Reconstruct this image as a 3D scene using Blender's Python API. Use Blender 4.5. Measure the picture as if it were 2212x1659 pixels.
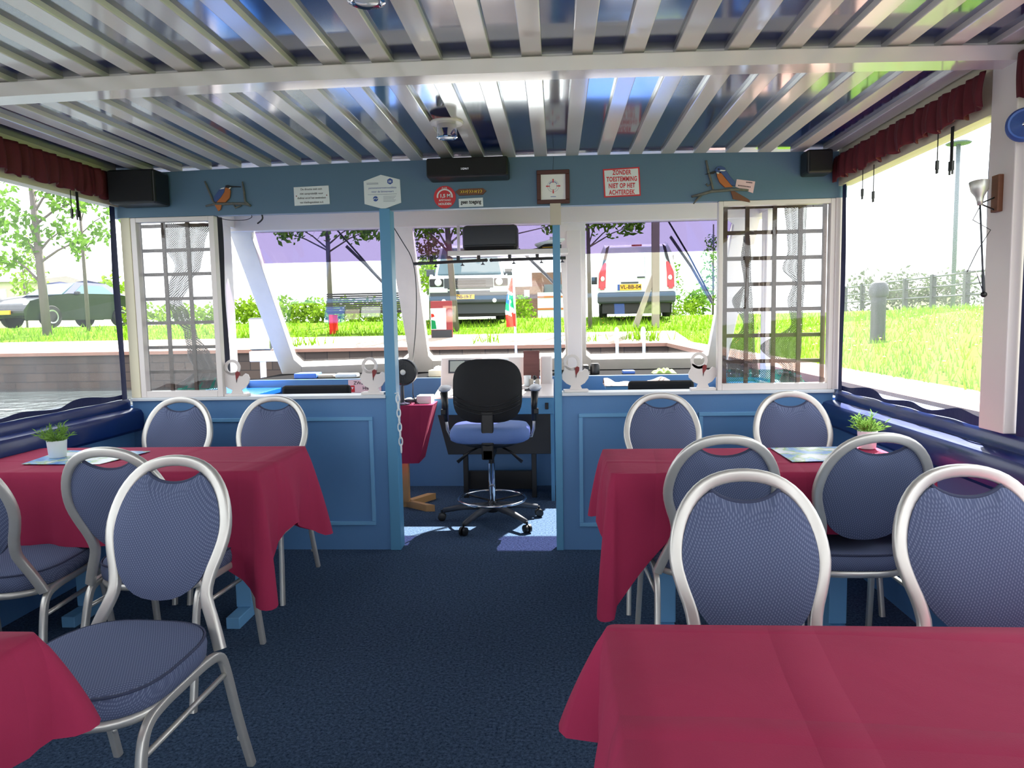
import bpy, math, random
from mathutils import Vector, Matrix

for _o in list(bpy.data.objects):
    bpy.data.objects.remove(_o)
RND = random.Random(11)
SC = bpy.context.scene
COL = SC.collection

# ------------------------------------------------------------------ camera
F_PX, CX, CY = 1545.0, 1106.0, 829.5
CAM = Vector((0.43, 0.0, 1.30))
_yv = Vector((94, 142, F_PX)).normalized()
_up = Vector((-314, 16521, -F_PX)).normalized()
_up = (_up - _yv * _up.dot(_yv)).normalized()
_xv = _up.cross(_yv)
MW = Matrix((_xv, _yv, _up))            # camera axes (right, up, ahead) -> boat axes
cam_data = bpy.data.cameras.new('camera')
cam_data.sensor_width = 36.0
cam_data.lens = F_PX / 2212 * 36.0
cam_data.clip_end = 500
cam = bpy.data.objects.new('camera', cam_data)
COL.objects.link(cam)
_rx = MW @ Vector((1, 0, 0)); _ux = MW @ Vector((0, 1, 0)); _fx = MW @ Vector((0, 0, 1))
cam.matrix_world = Matrix(((_rx.x, _ux.x, -_fx.x, CAM.x), (_rx.y, _ux.y, -_fx.y, CAM.y),
                           (_rx.z, _ux.z, -_fx.z, CAM.z), (0, 0, 0, 1)))
SC.camera = cam

# ------------------------------------------------------------------ sky, sun, exposure
world = bpy.data.worlds.new('sky'); SC.world = world
world.use_nodes = True
_bg = world.node_tree.nodes['Background']
_bg.inputs[0].default_value = (0.93, 0.965, 1.0, 1); _bg.inputs[1].default_value = 3.4
sun_data = bpy.data.lights.new('sun', 'SUN')
sun_data.energy = 35.0; sun_data.angle = math.radians(0.55); sun_data.color = (1.0, 0.96, 0.88)
sun = bpy.data.objects.new('sun', sun_data); COL.objects.link(sun)
SUN_DIR = Vector((0.33, 0.80, 1.0)).normalized()
sun.rotation_euler = SUN_DIR.to_track_quat('Z', 'Y').to_euler()
sun.location = (6, 15, 20)
SC.view_settings.view_transform = 'Standard'
SC.view_settings.look = 'None'
SC.view_settings.exposure = 0.0
SC.view_settings.gamma = 1.0
SC.view_settings.use_curve_mapping = False
SC.cycles.max_bounces = 10
SC.cycles.transparent_max_bounces = 24
SC.cycles.sample_clamp_indirect = 12

# ------------------------------------------------------------------ helpers
def ray(px, py):
    return (MW @ Vector((px - CX, CY - py, F_PX))).normalized()
def at(px, py, x=None, y=None, z=None):
    d = ray(px, py)
    if z is not None: t = (z - CAM.z) / d.z
    elif y is not None: t = (y - CAM.y) / d.y
    else: t = (x - CAM.x) / d.x
    return CAM + d * t
WS_K = 0.7 / 1.1
def at_ws(px, py):                       # point on the raked windscreen
    d = ray(px, py)
    t = (6.2 + WS_K * 0.9 - CAM.y - WS_K * CAM.z) / (d.y + WS_K * d.z)
    return CAM + d * t
WS_N = Vector((0, 1, WS_K)).normalized()  # outwards

def lin(c):
    return tuple(((v / 255) / 12.92 if v / 255 <= 0.04045 else ((v / 255 + 0.055) / 1.055) ** 2.4) for v in c)

class MB:
    def __init__(s): s.v = []; s.f = []
    def add(s, vs, fs):
        n = len(s.v); s.v += [Vector(p) for p in vs]; s.f += [tuple(i + n for i in f) for f in fs]; return s
    def box(s, x0, x1, y0, y1, z0, z1):
        return s.add([(x0, y0, z0), (x1, y0, z0), (x1, y1, z0), (x0, y1, z0), (x0, y0, z1), (x1, y0, z1), (x1, y1, z1), (x0, y1, z1)],
                     [(0, 3, 2, 1), (4, 5, 6, 7), (0, 1, 5, 4), (1, 2, 6, 5), (2, 3, 7, 6), (3, 0, 4, 7)])
    def prism(s, pts, off):              # polygon pushed along a vector
        n = len(pts); off = Vector(off); a = [Vector(p) for p in pts]
        fs = [tuple(range(n))[::-1], tuple(range(n, 2 * n))]
        for i in range(n):
            j = (i + 1) % n; fs.append((i, j, n + j, n + i))
        return s.add(a + [p + off for p in a], fs)
    def tube(s, pts, r, n=8, closed=False, flat=1.0, ref=None, cap=True, sq=1.0):
        P = [Vector(p) for p in pts]; m = len(P); vs = []; fs = []; prev = None
        for i in range(m):
            if closed: t = P[(i + 1) % m] - P[i - 1]
            else: t = P[min(i + 1, m - 1)] - P[max(i - 1, 0)]
            t = t.normalized()
            if ref is not None: u = Vector(ref)
            elif prev is not None: u = prev
            else: u = Vector((0, 0, 1)) if abs(t.z) < 0.9 else Vector((1, 0, 0))
            u = u - t * u.dot(t)
            if u.length < 1e-5: u = t.orthogonal()
            u.normalize(); w = t.cross(u); prev = u
            rr = r[i] if isinstance(r, (list, tuple)) else r
            for k in range(n):
                a = 2 * math.pi * (k + 0.5) / n
                ca, sa = math.cos(a), math.sin(a)
                vs.append(P[i] + u * (math.copysign(abs(ca) ** sq, ca) * rr) + w * (math.copysign(abs(sa) ** sq, sa) * rr * flat))
        for i in range(m if closed else m - 1):
            j = (i + 1) % m
            for k in range(n):
                l = (k + 1) % n
                fs.append((i * n + k, i * n + l, j * n + l, j * n + k))
        if not closed and cap:
            fs.append(tuple(range(n))[::-1]); fs.append(tuple(range((m - 1) * n, m * n)))
        return s.add(vs, fs)
    def lathe(s, prof, c=(0, 0, 0), axis=(0, 0, 1), n=20):
        ax = Vector(axis).normalized(); u = ax.orthogonal().normalized(); w = ax.cross(u); c = Vector(c)
        vs = []; fs = []; m = len(prof)
        for (r, h) in prof:
            for k in range(n):
                a = 2 * math.pi * k / n
                vs.append(c + ax * h + u * (math.cos(a) * r) + w * (math.sin(a) * r))
        for i in range(m - 1):
            for k in range(n):
                l = (k + 1) % n
                fs.append((i * n + k, i * n + l, (i + 1) * n + l, (i + 1) * n + k))
        fs.append(tuple(range(n))[::-1]); fs.append(tuple(range((m - 1) * n, m * n)))
        return s.add(vs, fs)
    def grid(s, fn, nu, nv, cu=False):
        vs = [fn(i / nu, j / nv) for j in range(nv + 1) for i in range(nu if cu else nu + 1)]
        w = nu if cu else nu + 1; fs = []
        for j in range(nv):
            for i in range(nu):
                k = (i + 1) % w
                fs.append((j * w + i, j * w + k, (j + 1) * w + k, (j + 1) * w + i))
        return s.add(vs, fs)
    def ball(s, c, r, sx=1, sy=1, sz=1, n=12):
        c = Vector(c)
        def fn(u, v):
            a = 2 * math.pi * u; b = math.pi * (v - 0.5)
            return c + Vector((math.cos(a) * math.cos(b) * r * sx, math.sin(a) * math.cos(b) * r * sy, math.sin(b) * r * sz))
        return s.grid(fn, n, n // 2, True)
    def build(s, name, mat, parent=None, smooth=False, bevel=0, angle=None, origin=None):
        off = Vector((0, 0, 0)); p = parent
        while p is not None: off += p.location; p = p.parent
        loc = Vector(origin) if (origin is not None and parent is None) else Vector((0, 0, 0))
        me = bpy.data.meshes.new(name)
        me.from_pydata([v - off - loc for v in s.v], [], s.f); me.update()
        o = bpy.data.objects.new(name, me); COL.objects.link(o); o.location = loc
        if mat: me.materials.append(mat)
        if parent: o.parent = parent
        if smooth:
            me.polygons.foreach_set('use_smooth', [True] * len(me.polygons))
            if angle:
                try: me.set_sharp_from_angle(angle=math.radians(angle))
                except Exception: pass
        if bevel:
            b = o.modifiers.new('bevel', 'BEVEL'); b.width = bevel; b.segments = 2; b.limit_method = 'ANGLE'; b.angle_limit = 0.6
        return o

def tag(o, label=None, cat=None, group=None, kind=None):
    if label: o['label'] = label
    if cat: o['category'] = cat
    if group: o['group'] = group
    if kind: o['kind'] = kind
    return o
def thing(name, label, cat, loc=(0, 0, 0), group=None):
    o = bpy.data.objects.new(name, None); COL.objects.link(o); o.location = loc; o.empty_display_size = 0.05
    return tag(o, label, cat, group)
def struct(o):
    o['kind'] = 'structure'; return o
def copy_tree(o, parent=None):
    c = o.copy(); COL.objects.link(c)
    if parent: c.parent = parent
    for ch in list(o.children): copy_tree(ch, c)
    return c
def text(s, size, mat, parent, pos, right=(1, 0, 0), up=(0, 0, 1), name='lettering', bold=0.0, spacing=1.0, sx=1.0, line=1.0):
    cu = bpy.data.curves.new(name, 'FONT'); cu.body = s; cu.size = size; cu.align_x = 'CENTER'; cu.align_y = 'CENTER'
    cu.offset = bold * size; cu.space_line = line; cu.space_character = spacing; cu.resolution_u = 3
    tmp = bpy.data.objects.new('tmp', cu); COL.objects.link(tmp)
    dg = bpy.context.evaluated_depsgraph_get(); dg.update()
    me = bpy.data.meshes.new_from_object(tmp.evaluated_get(dg))
    bpy.data.objects.remove(tmp)
    r = Vector(right).normalized(); u = Vector(up); u = (u - r * u.dot(r)).normalized(); p = Vector(pos)
    off = Vector((0, 0, 0)); q = parent
    while q is not None: off += q.location; q = q.parent
    for v in me.vertices:
        v.co = p - off + r * v.co.x * sx + u * v.co.y
    me.name = name; me.materials.clear(); me.materials.append(mat)
    o = bpy.data.objects.new(name, me); COL.objects.link(o); o.parent = parent
    return o

# ------------------------------------------------------------------ materials
def mat(name, col, rough=0.5, metal=0.0, spec=0.5, var=0.0, vscale=6.0, bump=0.0, bscale=40.0, coat=0.0, stretch=None):
    m = bpy.data.materials.new(name); m.use_nodes = True
    nt = m.node_tree; b = nt.nodes['Principled BSDF']
    c = lin(col) if max(col) > 1.0 else col
    b.inputs['Base Color'].default_value = (*c, 1); b.inputs['Roughness'].default_value = rough
    b.inputs['Metallic'].default_value = metal; b.inputs['Specular IOR Level'].default_value = spec
    if coat: b.inputs['Coat Weight'].default_value = coat; b.inputs['Coat Roughness'].default_value = 0.08
    if var or bump:
        tc = nt.nodes.new('ShaderNodeTexCoord'); src = tc.outputs['Object']
        if stretch:
            mp = nt.nodes.new('ShaderNodeMapping'); mp.inputs['Scale'].default_value = stretch
            nt.links.new(src, mp.inputs[0]); src = mp.outputs[0]
    if var:
        n = nt.nodes.new('ShaderNodeTexNoise'); n.inputs['Scale'].default_value = vscale; n.inputs['Detail'].default_value = 6
        nt.links.new(src, n.inputs['Vector'])
        mx = nt.nodes.new('ShaderNodeMix'); mx.data_type = 'RGBA'
        mx.inputs[6].default_value = (*[v * (1 - var) for v in c], 1); mx.inputs[7].default_value = (*[min(1, v * (1 + var)) for v in c], 1)
        nt.links.new(n.outputs['Fac'], mx.inputs[0]); nt.links.new(mx.outputs[2], b.inputs['Base Color'])
    if bump:
        n2 = nt.nodes.new('ShaderNodeTexNoise'); n2.inputs['Scale'].default_value = bscale; n2.inputs['Detail'].default_value = 5
        nt.links.new(src, n2.inputs['Vector'])
        bp = nt.nodes.new('ShaderNodeBump'); bp.inputs['Strength'].default_value = bump; bp.inputs['Distance'].default_value = 0.01
        nt.links.new(n2.outputs['Fac'], bp.inputs['Height']); nt.links.new(bp.outputs['Normal'], b.inputs['Normal'])
    return m

def glass(name, tint=(1, 1, 1), gloss=0.06, haze=0.0, hazecol=(0.9, 0.95, 1.0), rough=0.02):
    m = bpy.data.materials.new(name); m.use_nodes = True
    nt = m.node_tree; nt.nodes.clear(); N = nt.nodes.new; L = nt.links.new
    out = N('ShaderNodeOutputMaterial'); tr = N('ShaderNodeBsdfTransparent'); tr.inputs[0].default_value = (*tint, 1)
    gl = N('ShaderNodeBsdfGlossy'); gl.inputs['Roughness'].default_value = rough
    ge = N('ShaderNodeNewGeometry'); dt = N('ShaderNodeVectorMath'); dt.operation = 'DOT_PRODUCT'
    L(ge.outputs['Normal'], dt.inputs[0]); L(ge.outputs['Incoming'], dt.inputs[1])
    def mth(op, a, b=None, v=None):
        k = N('ShaderNodeMath'); k.operation = op; L(a, k.inputs[0])
        if v is not None: k.inputs[1].default_value = v
        return k.outputs[0]
    q = mth('ABSOLUTE', dt.outputs['Value']); k1 = N('ShaderNodeMath'); k1.operation = 'SUBTRACT'; k1.inputs[0].default_value = 1.0; L(q, k1.inputs[1])
    q = mth('POWER', k1.outputs[0], v=5.0); q = mth('MULTIPLY', q, v=0.9); q = mth('ADD', q, v=0.04)
    ml = N('ShaderNodeMath'); ml.operation = 'MULTIPLY'; ml.inputs[1].default_value = gloss / 0.06
    L(q, ml.inputs[0])
    base = tr.outputs[0]
    if haze:
        df = N('ShaderNodeBsdfTranslucent'); df.inputs[0].default_value = (*hazecol, 1)
        tc = N('ShaderNodeTexCoord'); mp = N('ShaderNodeMapping'); mp.inputs['Scale'].default_value = (1.0, 1.0, 0.25)
        no = N('ShaderNodeTexNoise'); no.inputs['Scale'].default_value = 6; no.inputs['Detail'].default_value = 4
        L(tc.outputs['Object'], mp.inputs[0]); L(mp.outputs[0], no.inputs['Vector'])
        mm = N('ShaderNodeMath'); mm.operation = 'MULTIPLY'; mm.inputs[1].default_value = haze * 2
        L(no.outputs['Fac'], mm.inputs[0])
        m1 = N('ShaderNodeMixShader'); L(mm.outputs[0], m1.inputs[0]); L(tr.outputs[0], m1.inputs[1]); L(df.outputs[0], m1.inputs[2])
        base = m1.outputs[0]
    m2 = N('ShaderNodeMixShader'); L(ml.outputs[0], m2.inputs[0]); L(base, m2.inputs[1]); L(gl.outputs[0], m2.inputs[2])
    L(m2.outputs[0], out.inputs[0])
    return m

def fabric_mat():
    m = mat('chair_fabric', (88, 104, 148), 0.9, spec=0.2)
    nt = m.node_tree; N = nt.nodes.new; L = nt.links.new; b = nt.nodes['Principled BSDF']
    tc = N('ShaderNodeTexCoord'); sx = N('ShaderNodeSeparateXYZ'); ad = N('ShaderNodeMath'); cb = N('ShaderNodeCombineXYZ')
    L(tc.outputs['Object'], sx.inputs[0]); L(sx.outputs[1], ad.inputs[0]); L(sx.outputs[2], ad.inputs[1])
    L(sx.outputs[0], cb.inputs[0]); L(ad.outputs[0], cb.inputs[1])
    def wave(a):
        mp = N('ShaderNodeMapping'); mp.inputs['Rotation'].default_value = (0, 0, a)
        w = N('ShaderNodeTexWave'); w.wave_type = 'BANDS'; w.bands_direction = 'X'; w.inputs['Scale'].default_value = 54
        L(cb.outputs[0], mp.inputs[0]); L(mp.outputs[0], w.inputs['Vector']); return w
    w1 = wave(0.9); w2 = wave(-0.55)
    mu = N('ShaderNodeMath'); mu.operation = 'MULTIPLY'
    L(w1.outputs['Fac'], mu.inputs[0]); L(w2.outputs['Fac'], mu.inputs[1])
    cr = N('ShaderNodeValToRGB'); cr.color_ramp.elements[0].position = 0.15; cr.color_ramp.elements[1].position = 0.75
    cr.color_ramp.elements[0].color = (*lin((84, 94, 124)), 1); cr.color_ramp.elements[1].color = (*lin((118, 128, 156)), 1)
    L(mu.outputs[0], cr.inputs[0]); L(cr.outputs[0], b.inputs['Base Color'])
    return m

def carpet_mat():
    m = mat('carpet_pile', (60, 80, 104), 1.0, spec=0.05)
    nt = m.node_tree; N = nt.nodes.new; L = nt.links.new; b = nt.nodes['Principled BSDF']
    tc = N('ShaderNodeTexCoord'); n = N('ShaderNodeTexNoise'); n.inputs['Scale'].default_value = 90; n.inputs['Detail'].default_value = 8; n.inputs['Roughness'].default_value = 0.8
    cr = N('ShaderNodeValToRGB'); cr.color_ramp.elements[0].position = 0.36; cr.color_ramp.elements[1].position = 0.66
    cr.color_ramp.elements[0].color = (*lin((22, 38, 60)), 1); cr.color_ramp.elements[1].color = (*lin((90, 112, 140)), 1)
    L(tc.outputs['Object'], n.inputs['Vector']); L(n.outputs['Fac'], cr.inputs[0]); L(cr.outputs[0], b.inputs['Base Color'])
    bp = N('ShaderNodeBump'); bp.inputs['Strength'].default_value = 0.6; bp.inputs['Distance'].default_value = 0.006
    L(n.outputs['Fac'], bp.inputs['Height']); L(bp.outputs['Normal'], b.inputs['Normal'])
    return m

def net_mat(name, col, scale=70, fill=0.45):
    m = bpy.data.materials.new(name); m.use_nodes = True
    nt = m.node_tree; nt.nodes.clear(); N = nt.nodes.new; L = nt.links.new
    out = N('ShaderNodeOutputMaterial'); tr = N('ShaderNodeBsdfTransparent'); d = N('ShaderNodeBsdfDiffuse')
    d.inputs[0].default_value = (*lin(col), 1)
    tc = N('ShaderNodeTexCoord')
    def wave(r):
        mp = N('ShaderNodeMapping'); mp.inputs['Rotation'].default_value = (0, r, 0)
        w = N('ShaderNodeTexWave'); w.bands_direction = 'X'; w.inputs['Scale'].default_value = scale / 4; w.inputs['Distortion'].default_value = 1.5
        L(tc.outputs['Object'], mp.inputs[0]); L(mp.outputs[0], w.inputs['Vector']); return w
    a = wave(0.8); c = wave(-0.7)
    mx = N('ShaderNodeMath'); mx.operation = 'MAXIMUM'; L(a.outputs['Fac'], mx.inputs[0]); L(c.outputs['Fac'], mx.inputs[1])
    gt = N('ShaderNodeMath'); gt.operation = 'GREATER_THAN'; gt.inputs[1].default_value = 1 - fill * 0.5
    L(mx.outputs[0], gt.inputs[0])
    ms = N('ShaderNodeMixShader'); L(gt.outputs[0], ms.inputs[0]); L(tr.outputs[0], ms.inputs[1]); L(d.outputs[0], ms.inputs[2])
    L(ms.outputs[0], out.inputs[0]); return m

def leaf_mat(name, col, trans=0.4):
    m = bpy.data.materials.new(name); m.use_nodes = True
    nt = m.node_tree; nt.nodes.clear(); N = nt.nodes.new; L = nt.links.new
    out = N('ShaderNodeOutputMaterial'); d = N('ShaderNodeBsdfDiffuse'); t = N('ShaderNodeBsdfTranslucent')
    tc = N('ShaderNodeTexCoord'); n = N('ShaderNodeTexNoise'); n.inputs['Scale'].default_value = 3.0
    mx = N('ShaderNodeMix'); mx.data_type = 'RGBA'; c = lin(col)
    mx.inputs[6].default_value = (*[v * 0.6 for v in c], 1); mx.inputs[7].default_value = (*[min(1, v * 1.5) for v in c], 1)
    L(tc.outputs['Object'], n.inputs['Vector']); L(n.outputs['Fac'], mx.inputs[0])
    L(mx.outputs[2], d.inputs[0]); L(mx.outputs[2], t.inputs[0])
    ms = N('ShaderNodeMixShader'); ms.inputs[0].default_value = trans
    L(d.outputs[0], ms.inputs[1]); L(t.outputs[0], ms.inputs[2]); L(ms.outputs[0], out.inputs[0]); return m

def map_mat():
    m = mat('printed_map', (220, 225, 235), 0.25)
    nt = m.node_tree; N = nt.nodes.new; L = nt.links.new; b = nt.nodes['Principled BSDF']
    tc = N('ShaderNodeTexCoord'); n = N('ShaderNodeTexNoise'); n.inputs['Scale'].default_value = 9; n.inputs['Detail'].default_value = 5
    cr = N('ShaderNodeValToRGB'); e = cr.color_ramp.elements
    e[0].position = 0.36; e[0].color = (*lin((70, 130, 205)), 1); e[1].position = 0.7; e[1].color = (*lin((235, 238, 245)), 1)
    for p, c in ((0.46, (130, 180, 225)), (0.5, (150, 190, 110)), (0.56, (225, 232, 240))):
        k = e.new(p); k.color = (*lin(c), 1)
    L(tc.outputs['Object'], n.inputs['Vector']); L(n.outputs['Fac'], cr.inputs[0]); L(cr.outputs[0], b.inputs['Base Color']); return m

def brick_mat(name, c1, c2, mortar, scale=1.0, bw=0.22, bh=0.07):
    m = mat(name, c1, 0.9, spec=0.2)
    nt = m.node_tree; N = nt.nodes.new; L = nt.links.new; b = nt.nodes['Principled BSDF']
    tc = N('ShaderNodeTexCoord'); mp = N('ShaderNodeMapping'); mp.inputs['Rotation'].default_value = (math.radians(90), 0, 0)
    br = N('ShaderNodeTexBrick'); br.inputs['Color1'].default_value = (*lin(c1), 1); br.inputs['Color2'].default_value = (*lin(c2), 1)
    br.inputs['Mortar'].default_value = (*lin(mortar), 1); br.inputs['Scale'].default_value = scale
    br.inputs['Brick Width'].default_value = bw; br.inputs['Row Height'].default_value = bh; br.inputs['Mortar Size'].default_value = 0.008
    L(tc.outputs['Object'], mp.inputs[0]); L(mp.outputs[0], br.inputs['Vector']); L(br.outputs['Color'], b.inputs['Base Color']); return m

def water_mat():
    m = mat('canal_water', (62, 70, 72), 0.06, spec=0.6)
    nt = m.node_tree; N = nt.nodes.new; L = nt.links.new; b = nt.nodes['Principled BSDF']
    tc = N('ShaderNodeTexCoord'); n = N('ShaderNodeTexNoise'); n.inputs['Scale'].default_value = 3.5; n.inputs['Detail'].default_value = 5
    bp = N('ShaderNodeBump'); bp.inputs['Strength'].default_value = 0.5; bp.inputs['Distance'].default_value = 0.1
    L(tc.outputs['Object'], n.inputs['Vector']); L(n.outputs['Fac'], bp.inputs['Height']); L(bp.outputs['Normal'], b.inputs['Normal']); return m

def cloth_mat():
    m = mat('burgundy_cloth', (160, 44, 80), 0.85, spec=0.25, var=0.10, vscale=5)
    nt = m.node_tree; N = nt.nodes.new; L = nt.links.new; b = nt.nodes['Principled BSDF']
    tc = N('ShaderNodeTexCoord'); n = N('ShaderNodeTexNoise'); n.inputs['Scale'].default_value = 5; n.inputs['Detail'].default_value = 3; n.inputs['Distortion'].default_value = 0.4
    w = N('ShaderNodeTexNoise'); w.inputs['Scale'].default_value = 500
    ad = N('ShaderNodeMath'); ad.operation = 'MULTIPLY_ADD'; ad.inputs[1].default_value = 0.06
    L(tc.outputs['Object'], n.inputs['Vector']); L(tc.outputs['Object'], w.inputs['Vector'])
    L(w.outputs['Fac'], ad.inputs[0]); L(n.outputs['Fac'], ad.inputs[2])
    last = ad.outputs[0]
    for rot, sc_ in ((0.10, 0.72), (1.62, 0.95)):        # pressed fold lines
        mp = N('ShaderNodeMapping'); mp.inputs['Rotation'].default_value = (0, 0, rot); mp.inputs['Location'].default_value = (0.11, 0.05, 0)
        wv = N('ShaderNodeTexWave'); wv.bands_direction = 'X'; wv.inputs['Scale'].default_value = sc_; wv.inputs['Distortion'].default_value = 0.6; wv.inputs['Detail Scale'].default_value = 1.5
        rp = N('ShaderNodeValToRGB'); rp.color_ramp.elements[0].position = 0.93; rp.color_ramp.elements[1].position = 1.0
        am = N('ShaderNodeMath'); am.operation = 'MULTIPLY_ADD'; am.inputs[1].default_value = 0.6
        L(tc.outputs['Object'], mp.inputs[0]); L(mp.outputs[0], wv.inputs['Vector']); L(wv.outputs['Fac'], rp.inputs[0]); L(rp.outputs[0], am.inputs[0]); L(last, am.inputs[2]); last = am.outputs[0]
    bp = N('ShaderNodeBump'); bp.inputs['Strength'].default_value = 0.35; bp.inputs['Distance'].default_value = 0.02
    L(last, bp.inputs['Height']); L(bp.outputs['Normal'], b.inputs['Normal']); return m

M = dict(
    blue=mat('blue_wall_paint', (82, 128, 178), 0.5, var=0.06, vscale=3, bump=0.05, bscale=120),
    fascia=mat('grey_blue_backlit', (86, 116, 140), 0.5, var=0.05, vscale=3, bump=0.05, bscale=120),  # grey blue of the fascia, with its backlit shade darkened into the colour
    moulding=mat('light_blue_moulding', (104, 160, 204), 0.45),
    postblue=mat('post_blue_paint', (84, 146, 186), 0.4),
    brightblue=mat('bright_blue_gloss', (30, 100, 190), 0.2, coat=0.5),
    navy=mat('navy_gloss_paint', (12, 40, 104), 0.28, spec=0.3, coat=0.2, bump=0.04, bscale=18),
    navyceil=mat('navy_ceiling_gloss', (30, 50, 108), 0.14, spec=0.9, coat=1.0, bump=0.03, bscale=10, stretch=(1, 0.3, 1)),
    canvas=mat('navy_canvas', (22, 34, 84), 0.7, bump=0.2, bscale=60),
    black=mat('black_plastic', (18, 18, 20), 0.4),
    blackmat=mat('black_fabric', (14, 14, 17), 0.75, bump=0.15, bscale=300),
    slat=mat('cream_gloss_paint', (230, 224, 218), 0.2, coat=0.5, bump=0.10, bscale=28, stretch=(1, 0.12, 1)),
    white=mat('white_gloss_paint', (226, 218, 214), 0.3, var=0.02, bump=0.04, bscale=30),
    beam=mat('beam_gloss_paint', (224, 216, 214), 0.12, coat=0.8, bump=0.03, bscale=20, stretch=(0.2, 1, 1)),
    worn=mat('worn_white_paint', (218, 212, 206), 0.45, var=0.12, vscale=7, bump=0.08, bscale=20),
    sill=mat('pale_sill_paint', (214, 220, 226), 0.35),
    cream=mat('cream_paint', (226, 218, 190), 0.5),
    beige=mat('beige_plate', (196, 186, 170), 0.5),
    silver=mat('silver_frame_metal', (206, 204, 198), 0.36, metal=0.55, var=0.08, vscale=20),
    chrome=mat('chrome', (220, 222, 225), 0.08, metal=1.0),
    fabric=fabric_mat(), carpet=carpet_mat(), cloth=cloth_mat(),
    piping=mat('dark_blue_piping', (52, 60, 88), 0.8),
    valance=mat('burgundy_valance', (92, 18, 30), 0.75, var=0.15, vscale=12, bump=0.2, bscale=60),
    darkwood=mat('dark_frame_wood', (78, 36, 28), 0.5, var=0.2, vscale=14, stretch=(1, 1, 6)), shelfblack=mat('matt_black_shelf', (20, 20, 22), 0.95, spec=0.05), blackcanvas=mat('black_canvas', (12, 13, 20), 0.8),
    wood=mat('brown_wood', (110, 66, 40), 0.5, var=0.2, vscale=14, stretch=(1, 1, 6)),
    pine=mat('pale_pine', (196, 150, 96), 0.5, var=0.1, vscale=10),
    lattice=mat('brown_lattice_wood', (66, 48, 36), 0.55, var=0.15, vscale=20),
    mirrorm=mat('mirror_glass', (225, 228, 230), 0.05, metal=1.0),
    pane=glass('window_glass', gloss=0.06), tint=glass('purple_film', tint=(0.18, 0.145, 0.255), gloss=0.02),
    vinyl=glass('clear_vinyl', tint=(0.97, 0.98, 0.98), gloss=0.03, haze=0.045, rough=0.22),
    netgrey=net_mat('grey_net', (120, 116, 116), 190, 1.30), netgreen=net_mat('green_brown_net', (92, 92, 84), 200, 1.2),
    teal=net_mat('teal_net', (40, 150, 130), 160, 0.8),
    leafsap=leaf_mat('sapling_leaf', (90, 126, 44)), leafbush=leaf_mat('bush_leaf', (104, 134, 36)), leafdark=leaf_mat('conifer_leaf', (88, 100, 76), 0.2),
    grassblade=leaf_mat('grass_blade', (94, 132, 26), 0.45),
    herb=leaf_mat('herb_leaf', (120, 158, 78), 0.35),
    grass=mat('grass_ground', (76, 106, 24), 1.0, spec=0.05, var=0.35, vscale=2.5, bump=0.5, bscale=20),
    path=mat('pale_paving', (156, 142, 130), 0.9, var=0.12, vscale=5, bump=0.1),
    quay=brick_mat('quay_brick', (78, 70, 68), (92, 80, 74), (60, 56, 56), 1.0, 0.4, 0.16),
    coping=mat('quay_coping', (150, 112, 98), 0.8, var=0.15, vscale=5),
    water=water_mat(), map=map_mat(),
    paper=mat('white_paper', (240, 240, 238), 0.6), signwhite=mat('sign_white', (226, 232, 234), 0.35),
    red=mat('sign_red', (206, 38, 46), 0.4), darkred=mat('dark_red', (128, 34, 36), 0.5), ink=mat('black_ink', (24, 26, 32), 0.6), inkblue=mat('blue_ink', (52, 84, 160), 0.6),
    inkgrey=mat('grey_ink', (120, 130, 150), 0.6), orange=mat('kingfisher_orange', (180, 102, 44), 0.5), kblue=mat('kingfisher_blue', (58, 82, 136), 0.45),
    bark=mat('silvered_bark', (104, 104, 100), 0.8, var=0.5, vscale=60), trunk=mat('tree_bark', (104, 96, 92), 0.9, var=0.2, vscale=8),
    greywood=mat('weathered_wood', (150, 138, 128), 0.8, var=0.1, vscale=8),
    carwhite=mat('white_car_paint', (214, 224, 228), 0.2, coat=0.7), carblack=mat('dark_car_paint', (18, 24, 36), 0.3, coat=0.3),
    carglass=mat('dark_car_glass', (66, 92, 100), 0.05, spec=0.8), tyre=mat('tyre_rubber', (28, 28, 30), 0.8), darkgrey=mat('dark_grey_plastic', (62, 66, 74), 0.5),
    plate=mat('yellow_plate', (238, 172, 30), 0.4), lamp=mat('lamp_glass', (225, 232, 238), 0.08, spec=0.9), alloy=mat('alloy_wheel', (190, 194, 198), 0.25, metal=0.8),
    redlens=mat('red_lens', (190, 30, 36), 0.15, coat=0.6), brick=brick_mat('house_brick', (112, 78, 70), (126, 90, 80), (120, 104, 98)),
    greyclad=mat('grey_cladding', (92, 102, 116), 0.6), screen=mat('grey_screen', (150, 160, 156), 0.2), gold=mat('gold_trim', (190, 156, 60), 0.35, metal=0.6),
    flagred=leaf_mat('flag_red', (214, 66, 50), 0.4), flagwhite=leaf_mat('flag_white', (226, 230, 236), 0.4), flagblue=leaf_mat('flag_blue', (52, 96, 176), 0.4), flaggreen=leaf_mat('flag_green', (40, 150, 90), 0.4),
    green=mat('green_cloth', (150, 178, 90), 0.8), towel=mat('pale_towel', (206, 184, 176), 0.9, bump=0.4, bscale=80), bluebox=mat('blue_plastic', (74, 120, 210), 0.35),
    seatblue=mat('light_blue_seat', (96, 124, 180), 0.8, bump=0.1, bscale=200), blackpanel=mat('black_panel', (30, 32, 36), 0.35), render=mat('pale_render', (206, 196, 178), 0.8), roof=mat('grey_roof', (110, 104, 104), 0.8),
    picture=mat('dusk_picture', (120, 80, 76), 0.35, var=0.5, vscale=9, stretch=(0.3, 1, 2.0)), pinkish=mat('pink_paper', (236, 200, 206), 0.5), brass=mat('brass', (190, 150, 84), 0.35, metal=0.8), greyarm=mat('grey_arm_pad', (170, 174, 182), 0.45),
)

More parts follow.
